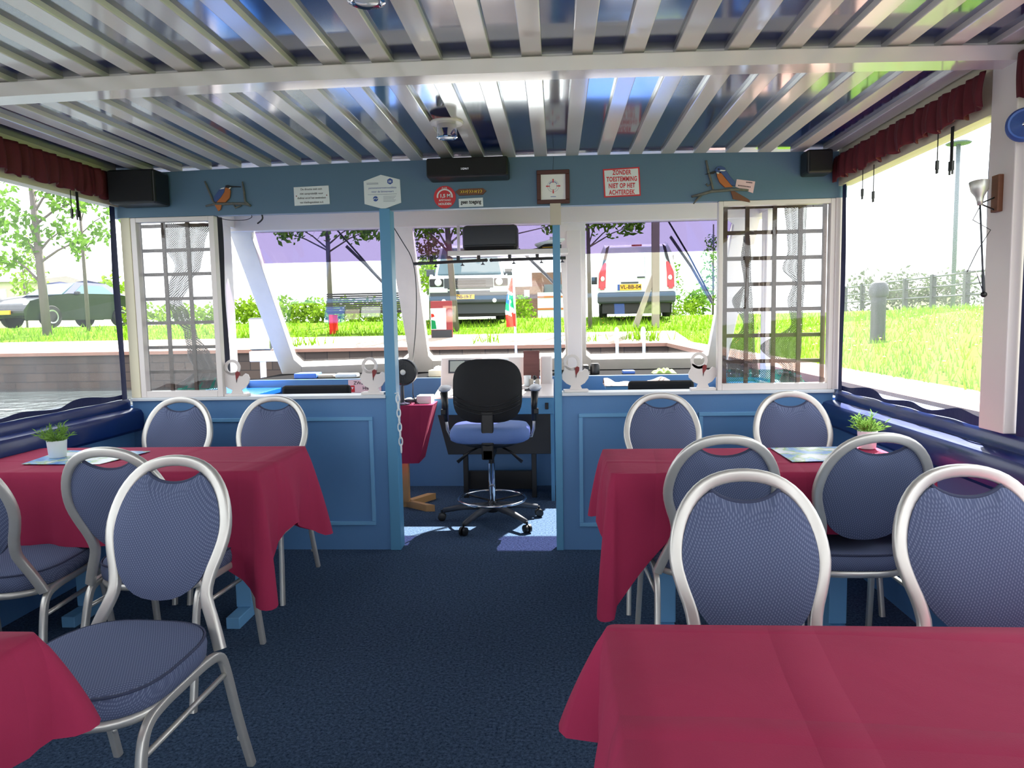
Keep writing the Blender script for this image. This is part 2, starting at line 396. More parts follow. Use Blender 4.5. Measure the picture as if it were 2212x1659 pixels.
# ------------------------------------------------------------------ dimensions of the saloon
YB = 3.94            # forward bulkhead
XL, XR = -2.0, 1.92  # side walls
YA = -2.6            # aft end (behind the photographer)
SILL = 0.885
def slat_z(x): return 2.141 + 0.026 * max(0.0, 1 - ((x + 0.04) / 1.96) ** 2)

# ================================================================== STRUCTURE
b = MB(); b.box(XL - 0.06, XR + 0.06, YA, 5.56, -0.05, 0.0)
struct(b.build('floor', M['carpet']))

def ceil_fn(u, v):
    x = XL - 0.1 + u * (XR - XL + 0.2); return (x, YA + v * (YB + 0.02 - YA), slat_z(x) + 0.020)
b = MB(); b.grid(ceil_fn, 24, 1)
b.add([(XL - 0.1, YA, 2.27), (XR + 0.1, YA, 2.27), (XR + 0.1, 5.6, 2.27), (XL - 0.1, 5.6, 2.27)], [(0, 1, 2, 3)])
ceiling = struct(b.build('ceiling', M['navyceil']))
x0 = at(1168, 337, y=YB).x
k = -14
xs = [x0 + 0.168 * i for i in range(-15, 12) if XL + 0.02 < x0 + 0.168 * i < XR - 0.02]
for x in xs:
    m_ = MB(); z = slat_z(x); dz = (slat_z(x + 0.03) - slat_z(x - 0.03)) / 2
    m_.prism([(x - 0.034, YA, z - dz), (x + 0.034, YA, z + dz), (x + 0.034, YA, z + 0.024 + dz), (x - 0.034, YA, z + 0.024 - dz)], (0, YB - YA - 0.003, 0))
    m_.build('batten', M['slat'], ceiling, bevel=0.003)

def crossbeam(y, n):
    def fn(u, v):
        x = XL - 0.04 + u * (XR - XL + 0.08); zb = slat_z(x)
        ring = [(y, zb - 0.055), (y + 0.092, zb - 0.055), (y + 0.092, zb - 0.006), (y, zb - 0.006)]
        p = ring[int(round(v * 4)) % 4]; return (x, p[0], p[1])
    m_ = MB(); m_.grid(fn, 24, 4)
    o = struct(m_.build('trim_%d' % n, M['beam'], bevel=0.004))
    m2 = MB()
    def f2(u, v):
        x = XL + u * (XR - XL); zb = slat_z(x)
        ring = [(y + 0.06, zb - 0.008), (y + 0.09, zb - 0.008), (y + 0.09, zb + 0.022), (y + 0.06, zb + 0.022)]
        p = ring[int(round(v * 4)) % 4]; return (x, p[0], p[1])
    m2.grid(f2, 24, 4); m2.build('packing_strip', M['slat'], o)
crossbeam(2.44, 1); crossbeam(0.30, 2); crossbeam(-1.8, 3)

# forward bulkhead
b = MB()
b.box(XL, -0.47, YB, YB + 0.05, 0, SILL - 0.012)
b.box(0.43, XR, YB, YB + 0.05, 0, SILL - 0.012)
wall_front = struct(b.build('wall_front', M['blue']))
b = MB(); b.prism([(XL - 0.05, YB, 1.905), (XR + 0.05, YB, 1.905)] + [(x, YB, slat_z(x) + 0.002) for x in [XR + 0.05 - i * (XR - XL + 0.1) / 12 for i in range(13)]], (0, 0.05, 0))
b.build('fascia_board', M['fascia'], wall_front)
def moulding(xa, xb, za, zb):
    m_ = MB(); w = 0.022; t = 0.012
    m_.box(xa, xb, YB - t, YB, zb - w, zb); m_.box(xa, xb, YB - t, YB, za, za + w)
    m_.box(xa, xa + w, YB - t, YB, za + w, zb - w); m_.box(xb - w, xb, YB - t, YB, za + w, zb - w)
    m_.build('panel_moulding', M['moulding'], wall_front, bevel=0.003)
moulding(-1.92, -1.33, 0.145, 0.768); moulding(-1.27, -0.605, 0.145, 0.768)
moulding(0.551, 1.12, 0.135, 0.774); moulding(1.205, 1.84, 0.135, 0.774)
m_ = MB(); m_.box(-0.525, -0.465, YB - 0.012, YB + 0.085, 0, 1.915)
struct(m_.build('trim_4', M['postblue'], bevel=0.003))
m_ = MB(); m_.box(0.420, 0.460, YB - 0.012, YB + 0.06, 0, 1.915)
o = struct(m_.build('trim_5', M['postblue'], bevel=0.003))
m_ = MB(); m_.box(0.408, 0.466, YB - 0.022, YB - 0.012, 1.80, 1.915); m_.build('cover_plate', M['beige'], o, bevel=0.002)
m_ = MB(); m_.box(XL, -0.525, YB - 0.022, YB + 0.11, SILL - 0.012, SILL + 0.006); struct(m_.build('trim_6', M['sill'], bevel=0.003))
m_ = MB(); m_.box(0.46, XR, YB - 0.022, YB + 0.11, SILL - 0.012, SILL + 0.006); struct(m_.build('trim_7', M['sill'], bevel=0.003))

# lattice windows in the bulkhead
ZS = SILL + 0.006
def lattice_window(n, xa, xb, fw, vx, hz, vw):
    m_ = MB(); y0, y1 = YB + 0.0, YB + 0.045
    zt = 1.904
    m_.box(xa, xa + fw, y0, y1, ZS, zt); m_.box(xb - fw, xb, y0, y1, ZS, zt)
    m_.box(xa + fw, xb - fw, y0, y1, ZS, ZS + 0.036); m_.box(xa + fw, xb - fw, y0, y1, zt - 0.026, zt)
    w = struct(m_.build('window_%d' % n, M['white'], bevel=0.003))
    p = MB(); p.box(xa + fw, xb - fw, YB + 0.02, YB + 0.024, ZS + 0.036, zt - 0.026); p.build('pane', M['pane'], w)
    l = MB()
    for x in vx: l.box(x - vw / 2, x + vw / 2, YB + 0.058, YB + 0.072, ZS + 0.03, zt)
    for z in hz: l.box(min(vx) - 0.01, max(vx) + 0.01, YB + 0.072, YB + 0.086, z - vw / 2, z + vw / 2)
    l.build('lattice', M['lattice'], w)
    return w
w1 = lattice_window(1, -1.945, -1.462, 0.032, [at(px, 700, y=YB + 0.06).x for px in (313, 364, 416, 466)],
               [at(390, py, y=YB + 0.07).z for py in (487, 540, 592, 645, 697, 750, 803)], 0.019)
w2 = lattice_window(2, 1.306, 1.914, 0.024, [at(px, 640, y=YB + 0.06).x for px in (1566, 1613, 1672, 1727, 1779)],
               [at(1670, py, y=YB + 0.07).z for py in (445, 501, 557, 613, 668, 724, 780)], 0.021)
# fishing nets hung behind the lattices
def net(name, label, rows, mt, seed, y=YB + 0.105):
    # rows: (px_left, px_right, py) down the net
    def fn(u, v):
        t = v * (len(rows) - 1); i = min(int(t), len(rows) - 2); f = t - i; f = f * f * (3 - 2 * f)
        a, b_ = rows[i], rows[i + 1]
        l = a[0] + (b_[0] - a[0]) * f; r = a[1] + (b_[1] - a[1]) * f; py = a[2] + (b_[2] - a[2]) * (t - i)
        p = at(l + (r - l) * u, py, y=y); p.y += 0.012 * math.sin(u * 19 + seed + 3 * v); return p
    m_ = MB(); m_.grid(fn, 26, 60); o = m_.build(name, M[mt], smooth=True, origin=fn(0.5, 1.0)); tag(o, label, 'fishing net')
net('fishing_net', 'grey bunched fishing net hanging behind the left lattice window', [(345, 452, 482), (352, 440, 530), (375, 432, 575), (362, 408, 615), (356, 392, 650), (372, 408, 680), (398, 425, 720), (405, 455, 765), (420, 470, 800), (380, 470, 838)], 'netgrey', 1)
net('fishing_net', 'grey green rope of fishing net hanging in the right half of the right lattice window', [(1695, 1745, 444), (1700, 1742, 500), (1702, 1742, 540), (1690, 1738, 580), (1712, 1738, 610), (1700, 1735, 650), (1708, 1732, 700), (1640, 1730, 750), (1690, 1724, 800), (1680, 1735, 828)], 'netgreen', 2)
net('fishing_net', 'thin wisp of fishing net on the second bar of the right lattice window', [(1606, 1620, 510), (1600, 1622, 560), (1606, 1622, 610), (1580, 1625, 650), (1604, 1628, 700), (1575, 1630, 750), (1570, 1640, 815)], 'netgreen', 3)
net('fishing_net', 'teal heap of netting at the foot of the right lattice window', [(1566, 1700, 798), (1564, 1730, 812), (1562, 1740, 829)], 'teal', 4, YB + 0.12)
net('fishing_net', 'small teal end of netting at the foot of the left lattice window', [(440, 468, 815), (400, 470, 828), (380, 470, 842)], 'teal', 5, YB + 0.12)
# corner posts of the bulkhead openings
m_ = MB(); m_.box(XL, -1.945, YB - 0.004, YB + 0.06, ZS, 1.905); struct(m_.build('trim_8', M['cream'], bevel=0.003))
m_ = MB(); m_.box(1.914, XR + 0.04, YB - 0.004, YB + 0.06, ZS, 1.905); struct(m_.build('trim_9', M['white'], bevel=0.003))

# side walls and rails of the saloon
def side(name, s, xi, n):
    # s = +1 for starboard: xi is the inner face
    m_ = MB(); lo, hi = sorted((xi, xi + s * 0.06)); m_.box(lo, hi, YA, YB, 0, 0.80)
    wl = struct(m_.build(name, M['blue']))
    prof = [(0.0, 0.70), (-0.05, 0.705), (-0.062, 0.72), (-0.062, 0.80), (-0.05, 0.822), (-0.03, 0.83), (0.01, 0.832), (0.012, 0.872), (0.022, 0.885), (0.13, 0.892), (0.13, 0.70)]
    r = MB(); r.prism([(xi + s * a, YA, z) for a, z in prof], (0, YB - YA - 0.002, 0)); struct(r.build('trim_%d' % n, M['navy'], smooth=True, angle=35))
    return wl
side('wall_left', -1, XL, 10); side('wall_right', 1, XR, 11)
for i, y in enumerate((2.44, 0.28, -1.8)):
    m_ = MB(); m_.box(1.905, 1.99, y, y + (0.14 if i == 0 else 0.082), 0.89, slat_z(1.9) - 0.02); struct(m_.build('trim_%d' % (12 + i), M['white'], bevel=0.004))
    m_ = MB(); m_.box(-2.07, -1.985, y, y + 0.082, 0.89, slat_z(1.9) - 0.02); struct(m_.build('trim_%d' % (16 + i), M['white'], bevel=0.004))
# eaves boards (cream rail under the valances)
for n, (xa, xb) in ((20, (1.925, 1.99)), (21, (-2.07, -2.005))):
    m_ = MB(); m_.box(xa, xb, YA, YB, 1.965, 2.2); struct(m_.build('trim_%d' % n, M['cream']))
# clear vinyl side windows with navy canvas edges
def vinyl(n, x, s, spans):
    for i, (ya, yb) in enumerate(spans):
        def fn(u, v, ya=ya, yb=yb):
            y = ya + u * (yb - ya); return (x + s * 0.006 * math.sin(9 * u + 2.2 * v) * math.sin(math.pi * v), y, 0.885 + v * 1.10)
        m_ = MB(); m_.grid(fn, 24, 10)
        w = struct(m_.build('window_%d' % (n + i), M['vinyl'], smooth=True))
        e = MB()
        def side_strip(y0, sg):
            def f(u, v):
                z = 0.885 + v * 1.12; wd = 0.055 + 0.008 * math.sin(7 * v + y0)
                return (x - s * 0.012, y0 + sg * u * wd, z)
            e.grid(f, 1, 20)
        side_strip(ya, 1); side_strip(yb, -1)
        def bot(u, v):
            y = ya + u * (yb - ya)
            h = 0.016 + 0.020 * max(0, math.sin(3.0 * u * math.pi + 0.6)) + 0.012 * math.sin(11 * u) ** 2
            return (x - s * (0.012 + 0.01 * math.sin(25 * u)), y, 0.887 + v * h)
        e.grid(bot, 40, 1)
        e.build('canvas_edge', M['canvas'], w)
vinyl(3, -2.035, -1, [(2.53, 3.93), (0.36, 2.44), (-1.72, 0.28)])
vinyl(6, 1.955, 1, [(2.585, 3.93), (0.36, 2.435), (-1.72, 0.28)])
# ---- wheelhouse shell
m_ = MB(); m_.box(XL, XR, 5.50, 5.54, 0, 0.855)
wall_wh = struct(m_.build('wall_wheelhouse_front', M['blue']))
m_ = MB(); m_.box(XL, XR, 5.54, 6.22, 0.815, 0.855); m_.build('shelf_board', M['shelfblack'], wall_wh)
m_ = MB(); m_.box(XL - 0.06, XL, YB + 0.05, 6.22, 0, 0.84); struct(m_.build('wall_wheelhouse_left', M['blue']))
m_ = MB(); m_.box(XR, XR + 0.06, YB + 0.05, 6.22, 0, 0.84); struct(m_.build('wall_wheelhouse_right', M['blue']))
m_ = MB(); m_.box(XL, -1.72, YB + 0.12, 5.495, 0.76, 0.80); struct(m_.build('trim_22', M['brightblue'], bevel=0.006))
m_ = MB(); m_.box(1.66, XR, YB + 0.12, 5.495, 0.76, 0.80); struct(m_.build('trim_23', M['brightblue'], bevel=0.006))
m_ = MB(); m_.box(XL - 0.02, XR + 0.02, YB + 0.05, 5.62, 2.19, 2.21); struct(m_.build('ceiling_wheelhouse', M['white']))
m_ = MB(); m_.box(XL - 0.05, XR + 0.05, 5.40, 5.53, 2.005, 2.19); struct(m_.build('trim_24', M['white'], bevel=0.004))
for n, xa in ((25, XL - 0.05), (26, XR)):
    m_ = MB(); m_.box(xa, xa + 0.05, YB + 0.05, 5.42, 2.03, 2.19); struct(m_.build('trim_%d' % n, M['white']))
    m_ = MB(); m_.box(xa, xa + 0.05, 5.19, 5.33, 0.84, 2.03); struct(m_.build('trim_%d' % (n + 2), M['white'], bevel=0.004))
m_ = MB()
def dk(u, v):
    return (-1.955 + 0.02 * u, 4.99 + 0.012 * math.sin(9 * v) + u * 0.06, 0.86 + v * 1.2)
m_.grid(dk, 2, 24); o = m_.build('side_curtain', M['blackcanvas']); tag(o, 'black rolled curtain strip hanging beside the white wheelhouse corner post on the left', 'curtain')
sol = o.modifiers.new('solid', 'SOLIDIFY'); sol.thickness = 0.025

# windscreen: raked white frame and three panes, each with a purple sun film at the top
def ws_prism(px, t0=-0.05, t1=0.03):
    m_ = MB(); P = [at_ws(*p) + WS_N * t0 for p in px]; m_.prism(P, WS_N * (t1 - t0)); return m_
n = 30
frames = [
    [(497, 488), (548, 488), (548, 506), (638, 770), (655, 785), (655, 815), (617, 812)],
    [(838, 480), (893, 480), (892, 497), (927, 762), (936, 772), (936, 806), (884, 808), (868, 778), (885, 764)],
    [(1206, 470), (1264, 470), (1264, 488), (1266, 760), (1278, 770), (1278, 800), (1208, 800), (1214, 768), (1222, 757)],
    [(1560, 462), (1640, 462), (1563, 800), (1505, 800), (1512, 768), (1528, 760), (1582, 480)],
]
for fpx in frames:
    struct(ws_prism(fpx).build('trim_%d' % n, M['worn'], bevel=0.006)); n += 1
for fpx in ([(655, 785), (868, 777), (868, 810), (655, 816)], [(936, 772), (1214, 766), (1214, 802), (936, 808)], [(1278, 769), (1512, 766), (1512, 801), (1278, 802)]):
    struct(ws_prism(fpx).build('trim_%d' % n, M['worn'])); n += 1
# vertical casing beside the starboard mullion
a = at_ws(1238, 640); m_ = MB(); m_.box(a.x - 0.055, a.x + 0.055, 5.47, 5.53, 0.86, 2.01); struct(m_.build('trim_40', M['white'], bevel=0.005))
panes = [[(548, 500), (845, 485), (885, 766), (868, 778), (655, 785), (638, 770)],
         [(893, 488), (1216, 476), (1222, 757), (1214, 768), (936, 772), (927, 762)],
         [(1264, 478), (1582, 470), (1528, 760), (1512, 768), (1278, 770), (1266, 760)]]
tints = [[(548, 492), (845, 480), (855, 562), (570, 569)], [(890, 482), (1216, 470), (1217, 550), (901, 561)], [(1264, 470), (1586, 462), (1566, 541), (1264, 548)]]
for i in range(3):
    w = struct(ws_prism(panes[i], 0.0, 0.006).build('window_%d' % (10 + i), M['pane']))
    m_ = MB(); m_.add([at_ws(*p) - WS_N * 0.004 for p in tints[i]], [(0, 1, 2, 3)]); m_.build('sun_film', M['tint'], w)

# ================================================================== VALANCES
def valance(name, x, s, ya, yb, zt, zb, label, ph=0):
    def fn(u, v):
        y = ya + u * (yb - ya)
        w_ = u * (yb - ya)
        fold = 0.012 * math.sin(w_ * 74 + ph + 0.8 * math.sin(w_ * 11)) + 0.008 * math.sin(w_ * 131 + ph * 2) + 0.006 * math.sin(w_ * 33 + 2 * v)
        z = zt + (zb - zt) * v + (0.007 * math.sin(w_ * 37 + ph) + 0.005 * math.sin(w_ * 91)) * v
        bul = math.sin(math.pi * v) * 0.006
        return (x - s * (0.035 + bul + fold * (0.5 + 0.5 * v)), y, z)
    m_ = MB(); m_.grid(fn, 300, 10)
    o = m_.build(name, M['valance'], smooth=True, origin=(x, ya, zb)); tag(o, label, 'curtain', 'burgundy window valances')
    so = o.modifiers.new('solid', 'SOLIDIFY'); so.thickness = 0.004
valance('window_valance', 1.925, 1, 2.59, 3.93, 2.105, 1.985, 'ruffled burgundy valance above the grassy window right of the doorway')
valance('window_valance', 1.925, 1, 0.4, 2.43, 2.105, 1.96, 'burgundy valance end hanging past the white post at the right edge', 1.0)
valance('window_valance', -2.005, -1, 2.54, 3.93, 2.13, 1.985, 'dark burgundy valance above the canal window on the left', 2.0)

# ================================================================== BANQUET CHAIRS
def make_chair():
    root = thing('banquet_chair', 'x', 'chair')
    def yb(z): return -0.195 - (z - 0.50) * 0.34
    half = [(0.198, 0.402), (0.186, 0.435), (0.170, 0.475), (0.150, 0.517), (0.1395, 0.55), (0.147, 0.60), (0.165, 0.65), (0.1765, 0.695), (0.1765, 0.735), (0.167, 0.78), (0.149, 0.822), (0.121, 0.859), (0.087, 0.884), (0.045, 0.898), (0.0, 0.902)]
    pts = [(x, yb(z) if z > 0.50 else -0.195 + (0.5 - z) * 0.25, z) for x, z in half] + [(-x, yb(z) if z > 0.50 else -0.195 + (0.5 - z) * 0.25, z) for x, z in half[-2::-1]]
    def smooth_path(P, it=2):
        P = [Vector(p) for p in P]
        for _ in range(it):
            Q = [P[0]]
            for i in range(len(P) - 1):
                Q += [P[i] * 0.75 + P[i + 1] * 0.25, P[i] * 0.25 + P[i + 1] * 0.75]
            P = Q + [P[-1]]
        return P
    m_ = MB(); m_.tube(smooth_path(pts, 1), 0.0115, 16, flat=1.38, ref=(0, 1, 0), sq=0.45)
    m_.build('back_frame', M['silver'], root, smooth=True, angle=50)
    # back pad
    outl = [(0.0, 0.836), (0.036, 0.840), (0.066, 0.852), (0.084, 0.866), (0.110, 0.848), (0.135, 0.818), (0.153, 0.778), (0.1625, 0.735), (0.1625, 0.697), (0.153, 0.652), (0.136, 0.604), (0.106, 0.562), (0.060, 0.533), (0.0, 0.525)]
    ring = outl + [(-x, z) for x, z in outl[-2:0:-1]]
    P = [Vector((x, z, 0)) for x, z in ring]; Q = []
    for i in range(len(P)):
        Q += [P[i] * 0.75 + P[(i + 1) % len(P)] * 0.25, P[i] * 0.25 + P[(i + 1) % len(P)] * 0.75]
    m_ = MB(); c = Vector((0, 0.705, 0)); n = len(Q)
    for sgn in (1, -1):
        def fn(u, v):
            q = Q[int(round(u * n)) % n]; p = c + (q - c) * (1 - v)
            t = 0.007 + (0.020 if sgn > 0 else 0.014) * (1 - (1 - v) ** 5)
            if v > 0.999: t = 0.007 + (0.020 if sgn > 0 else 0.014)
            return (p.x, yb(p.y) + sgn * t + 0.004, p.y)
        k = MB(); k.grid(fn, n, 7, True); m_.add(k.v, k.f)
    def rim(u, v):
        q = Q[int(round(u * n)) % n]; return (q.x, yb(q.y) + 0.004 + (v * 2 - 1) * 0.007, q.y)
    m_.grid(rim, n, 1, True)
    m_.build('backrest', M['fabric'], root, smooth=True)
    m_ = MB(); m_.tube(smooth_path([(-x, yb(z) + 0.004, z + 0.001) for x, z in outl[3:0:-1]] + [(x, yb(z) + 0.004, z + 0.001) for x, z in outl[0:4]], 1), 0.006, 6); m_.build('piping', M['piping'], root, smooth=True)
    # seat
    def seat_out(n=40):
        pts = []
        for i in range(n):
            a = 2 * math.pi * i / n; ca, sa = math.cos(a), math.sin(a)
            e = 0.62
            x = math.copysign(abs(ca) ** e, ca); y = math.copysign(abs(sa) ** e, sa)
            w = 0.212 + 0.012 * y
            yy = y * 0.205 + (0.018 * (1 - x * x) if y > 0 else 0)
            pts.append((x * w, yy + 0.01))
        return pts
    so = seat_out(); n = len(so)
    rings = [(0.96, 0.408), (1.0, 0.415), (1.012, 0.440), (1.0, 0.458), (0.965, 0.470), (0.85, 0.477), (0.5, 0.484), (0.02, 0.486)]
    def sf(u, v):
        x, y = so[int(round(u * n)) % n]; r, z = rings[int(round(v * 7))]; return (x * r, 0.01 + (y - 0.01) * r, z)
    m_ = MB(); m_.grid(sf, n, 7, True); m_.f.append(tuple(range(n))[::-1]); m_.f.append(tuple(range(7 * n, 8 * n))); m_.build('seat', M['fabric'], root, smooth=True, angle=70)
    m_ = MB(); m_.tube([(x * 0.995, 0.01 + (y - 0.01) * 0.995, 0.466) for x, y in so], 0.0035, 5, closed=True); m_.build('seat_piping', M['piping'], root, smooth=True)
    m_ = MB(); m_.tube([(x * 0.96, 0.01 + (y - 0.01) * 0.96, 0.397) for x, y in so], 0.013, 6, closed=True, flat=0.7); m_.build('seat_frame', M['silver'], root, smooth=True)
    for s in (1, -1):
        fl = smooth_path([(s * 0.222, 0.245, 0.0), (s * 0.215, 0.215, 0.20), (s * 0.208, 0.195, 0.33), (s * 0.206, 0.165, 0.385), (s * 0.204, 0.10, 0.398), (s * 0.202, 0.0, 0.400)], 2)
        rl = smooth_path([(s * 0.215, -0.275, 0.0), (s * 0.206, -0.225, 0.18), (s * 0.200, -0.19, 0.34), (s * 0.200, -0.165, 0.39), (s * 0.201, -0.10, 0.402), (s * 0.202, 0.0, 0.400)], 2)
        m_ = MB(); m_.tube(fl, 0.0105, 16, flat=1.2, ref=(1, 0, 0), sq=0.45); m_.build('leg', M['silver'], root, smooth=True, angle=60)
        m_ = MB(); m_.tube(rl, 0.0105, 16, flat=1.2, ref=(1, 0, 0), sq=0.45)
        for z in (0.10, 0.19): m_.lathe([(0.004, 0), (0.009, 0.004), (0.009, 0.010), (0.003, 0.014)], (s * 0.205, -0.245 + z * 0.2 - 0.02, z), (-s, 0, 0), 8)
        m_.build('leg', M['silver'], root, smooth=True, angle=60)
        m_ = MB(); m_.tube([(s * 0.208, 0.20, 0.315), (s * 0.2, -0.19, 0.325)], 0.008, 8); m_.build('stretcher', M['silver'], root, smooth=True)
    return root

proto = make_chair(); used = [False]
def chair(x, y, ang, label):
    # heading in degrees: 0 faces the bow
    o = proto if not used[0] else copy_tree(proto)
    used[0] = True
    o.location = (x, y, 0); o.rotation_euler = (0, 0, math.radians(ang)); o['label'] = label; o['group'] = 'banquet chairs around the cloth covered tables'
    return o
chair(-1.585, 3.38, 180, 'grey blue banquet chair against the bulkhead under the left lattice window')
chair(-1.07, 3.38, 180, 'grey blue banquet chair against the bulkhead panel left of the doorway')
chair(-1.01, 2.51, -2, 'dark shaded banquet chair half hidden behind the big chair at the left table')
chair(-0.72, 1.70, 176, 'big pulled out banquet chair left of the aisle, whole seat in view')
chair(-1.545, 2.41, 8, 'banquet chair cut off by the left edge, pushed to the left table')
chair(0.955, 3.30, 180, 'grey blue banquet chair against the bulkhead just right of the doorway')
chair(1.59, 3.30, 180, 'grey blue banquet chair against the bulkhead in the right corner by the rail')
chair(0.975, 2.65, 0, 'banquet chair pushed under the right table nearest the aisle, back to the viewer')
chair(1.468, 2.66, 0, 'banquet chair pushed under the right table before the sunlit potted herb')
chair(0.893, 1.46, 180, 'banquet chair behind the front right table, nearest the aisle')
chair(1.445, 1.50, 180, 'banquet chair behind the front right table, cut off by the right edge')

# ================================================================== TABLES AND CLOTHS
def cloth(label, x0, x1, y0, y1, z, drop, cdrop, flare, seed, cflare=0.05, reach=0.22):
    # drop = (aft, right, fore, left); cdrop / cflare = per corner (aft-left, aft-right, fore-right, fore-left)
    rr = random.Random(seed); per = []; r = 0.018
    sides = [((x0, y0), (x1, y0), (0, -1)), ((x1, y0), (x1, y1), (1, 0)), ((x1, y1), (x0, y1), (0, 1)), ((x0, y1), (x0, y0), (-1, 0))]
    for i, (a, c_, nn) in enumerate(sides):
        a = Vector(a); c_ = Vector(c_); L = (c_ - a).length; d = (c_ - a) / L; N = max(14, int(L / 0.03))
        for k in range(N + 1):
            s = r + (L - 2 * r) * k / N; p = a + d * s
            da = s; db = L - s
            dr = drop[i]
            if da < reach: dr = drop[i] + (cdrop[i] - drop[i]) * (1 - da / reach)
            if db < reach: dr = max(dr, drop[i] + (cdrop[(i + 1) % 4] - drop[i]) * (1 - db / reach))
            per.append((p, Vector(nn), dr, min(da, db), i, s, 0.0))
        nx = Vector(sides[(i + 1) % 4][2]); cc = c_ - d * r - Vector(nn) * r
        for k in range(1, 8):
            t = k / 8 * math.pi / 2
            dirv = Vector(nn) * math.cos(t) + nx * math.sin(t)
            bulge = math.sin(2 * t)
            per.append((cc + dirv * r, dirv, cdrop[(i + 1) % 4] * (1 + 0.03 * bulge), 0, i, L, bulge * (cflare[(i + 1) % 4] if isinstance(cflare, (list, tuple)) else cflare)))
    n = len(per); rows = 14; vs = []; fs = []
    ph = rr.uniform(0, 6)
    for j in range(rows + 1):
        v = j / rows
        for (p, nn, dr, dc, i_, s, cf) in per:
            near = max(0.0, 1 - dc / reach)
            wav = 0.012 * math.sin(s * 24 + ph + i_) + 0.008 * math.sin(s * 51 + ph * 2)
            fold = -0.045 * near * (1 - near) * 4 if dc > 0 else 0.0
            fl = flare[i_] if isinstance(flare, (list, tuple)) else flare
            out = fl * (1 - (1 - v) ** 2) + (wav * min(1.0, fl / 0.03) + fold * 0.8) * v ** 1.2 + cf * v ** 1.1 + 0.006 * math.sin(min(1, v * 6) * math.pi / 2)
            zz = z - dr * v - 0.004 * (1 if j else 0)
            vs.append((p.x + nn.x * out, p.y + nn.y * out, zz))
    for j in range(rows):
        for i in range(n):
            k = (i + 1) % n; fs.append((j * n + i, (j + 1) * n + i, (j + 1) * n + k, j * n + k))
    m_ = MB(); m_.add(vs, fs)
    cx_, cy_ = (x0 + x1) / 2, (y0 + y1) / 2; base = len(m_.v); RR = 10
    top = []
    for q in range(1, RR + 1):
        t = q / RR
        for (p, *_r) in per:
            x = p.x + (cx_ - p.x) * t * 0.98; y = p.y + (cy_ - p.y) * t * 0.98
            top.append((x, y, z + 0.0015 * math.sin(x * 13 + ph) * math.sin(y * 17) * min(1, t * 4)))
    m_.v += [Vector(t_) for t_ in top]
    for q in range(RR):
        for i in range(n):
            k = (i + 1) % n
            A = (0 if q == 0 else base + (q - 1) * n); B = base + q * n
            m_.f.append((A + i, A + k, B + k, B + i))
    m_.f.append(tuple(base + (RR - 1) * n + i for i in range(n)))
    o = m_.build('tablecloth', M['cloth'], smooth=True, angle=80, origin=((x0 + x1) / 2, (y0 + y1) / 2, z))
    return tag(o, label, 'tablecloth', 'burgundy tablecloths')
def table(label, x0, x1, y0, y1, z, feet):
    root = thing('saloon_table', label, 'table', ((x0 + x1) / 2, (y0 + y1) / 2, 0), 'saloon tables')
    m_ = MB(); m_.box(x0 + 0.012, x1 - 0.012, y0 + 0.012, y1 - 0.012, z - 0.035, z - 0.006); m_.build('tabletop', M['pine'], root)
    for fx in feet:
        ym = y1 - 0.06
        m_ = MB(); m_.box(fx - 0.035, fx + 0.035, ym - 0.045, ym + 0.045, 0.05, z - 0.035); m_.build('leg', M['moulding'], root, bevel=0.004)
        m_ = MB(); m_.box(fx - 0.03, fx + 0.03, ym - 0.16, ym + 0.11, 0.0, 0.05); m_.build('foot', M['moulding'], root, bevel=0.004)
table('blue legged table under the left burgundy cloth with the shaded potted herb', -1.93, -0.695, 2.565, 3.095, 0.75, (-0.965, -1.7))
cloth('burgundy tablecloth hanging in a long point beside the aisle on the left table', -1.93, -0.690, 2.560, 3.100, 0.752, (0.27, 0.26, 0.26, 0.10), (0.15, 0.49, 0.40, 0.12), 0.035, 1, (0.01, 0.05, 0.07, 0.01))
table('blue legged table under the right burgundy cloth with the sunlit potted herb', 0.625, 1.72, 2.498, 2.965, 0.75, (0.87, 1.55))
cloth('burgundy tablecloth on the right table between the four chairs', 0.618, 1.725, 2.492, 2.970, 0.752, (0.212, 0.20, 0.26, 0.24), (0.50, 0.22, 0.22, 0.28), (0.006, 0.01, 0.03, 0.03), 2, (0.03, 0.01, 0.01, 0.05))
table('table under the large burgundy cloth in the front right corner', 0.53, 1.72, 0.66, 1.240, 0.75, (0.85, 1.5))
cloth('large burgundy tablecloth filling the front right corner of the view', 0.512, 1.74, 0.64, 1.246, 0.752, (0.24, 0.2, 0.24, 0.21), (0.3, 0.24, 0.24, 0.21), 0.03, 3, (0.04, 0.02, 0.02, 0.06))
table('table under the burgundy cloth in the bottom left corner', -1.9, -0.525, 0.66, 1.180, 0.75, (-0.85, -1.6))
cloth('burgundy tablecloth corner in the bottom left of the view', -1.9, -0.510, 0.64, 1.195, 0.752, (0.24, 0.185, 0.2, 0.1), (0.2, 0.25, 0.19, 0.1), (0.03, 0.03, 0.03, 0.01), 4, (0.02, 0.06, 0.06, 0.02))

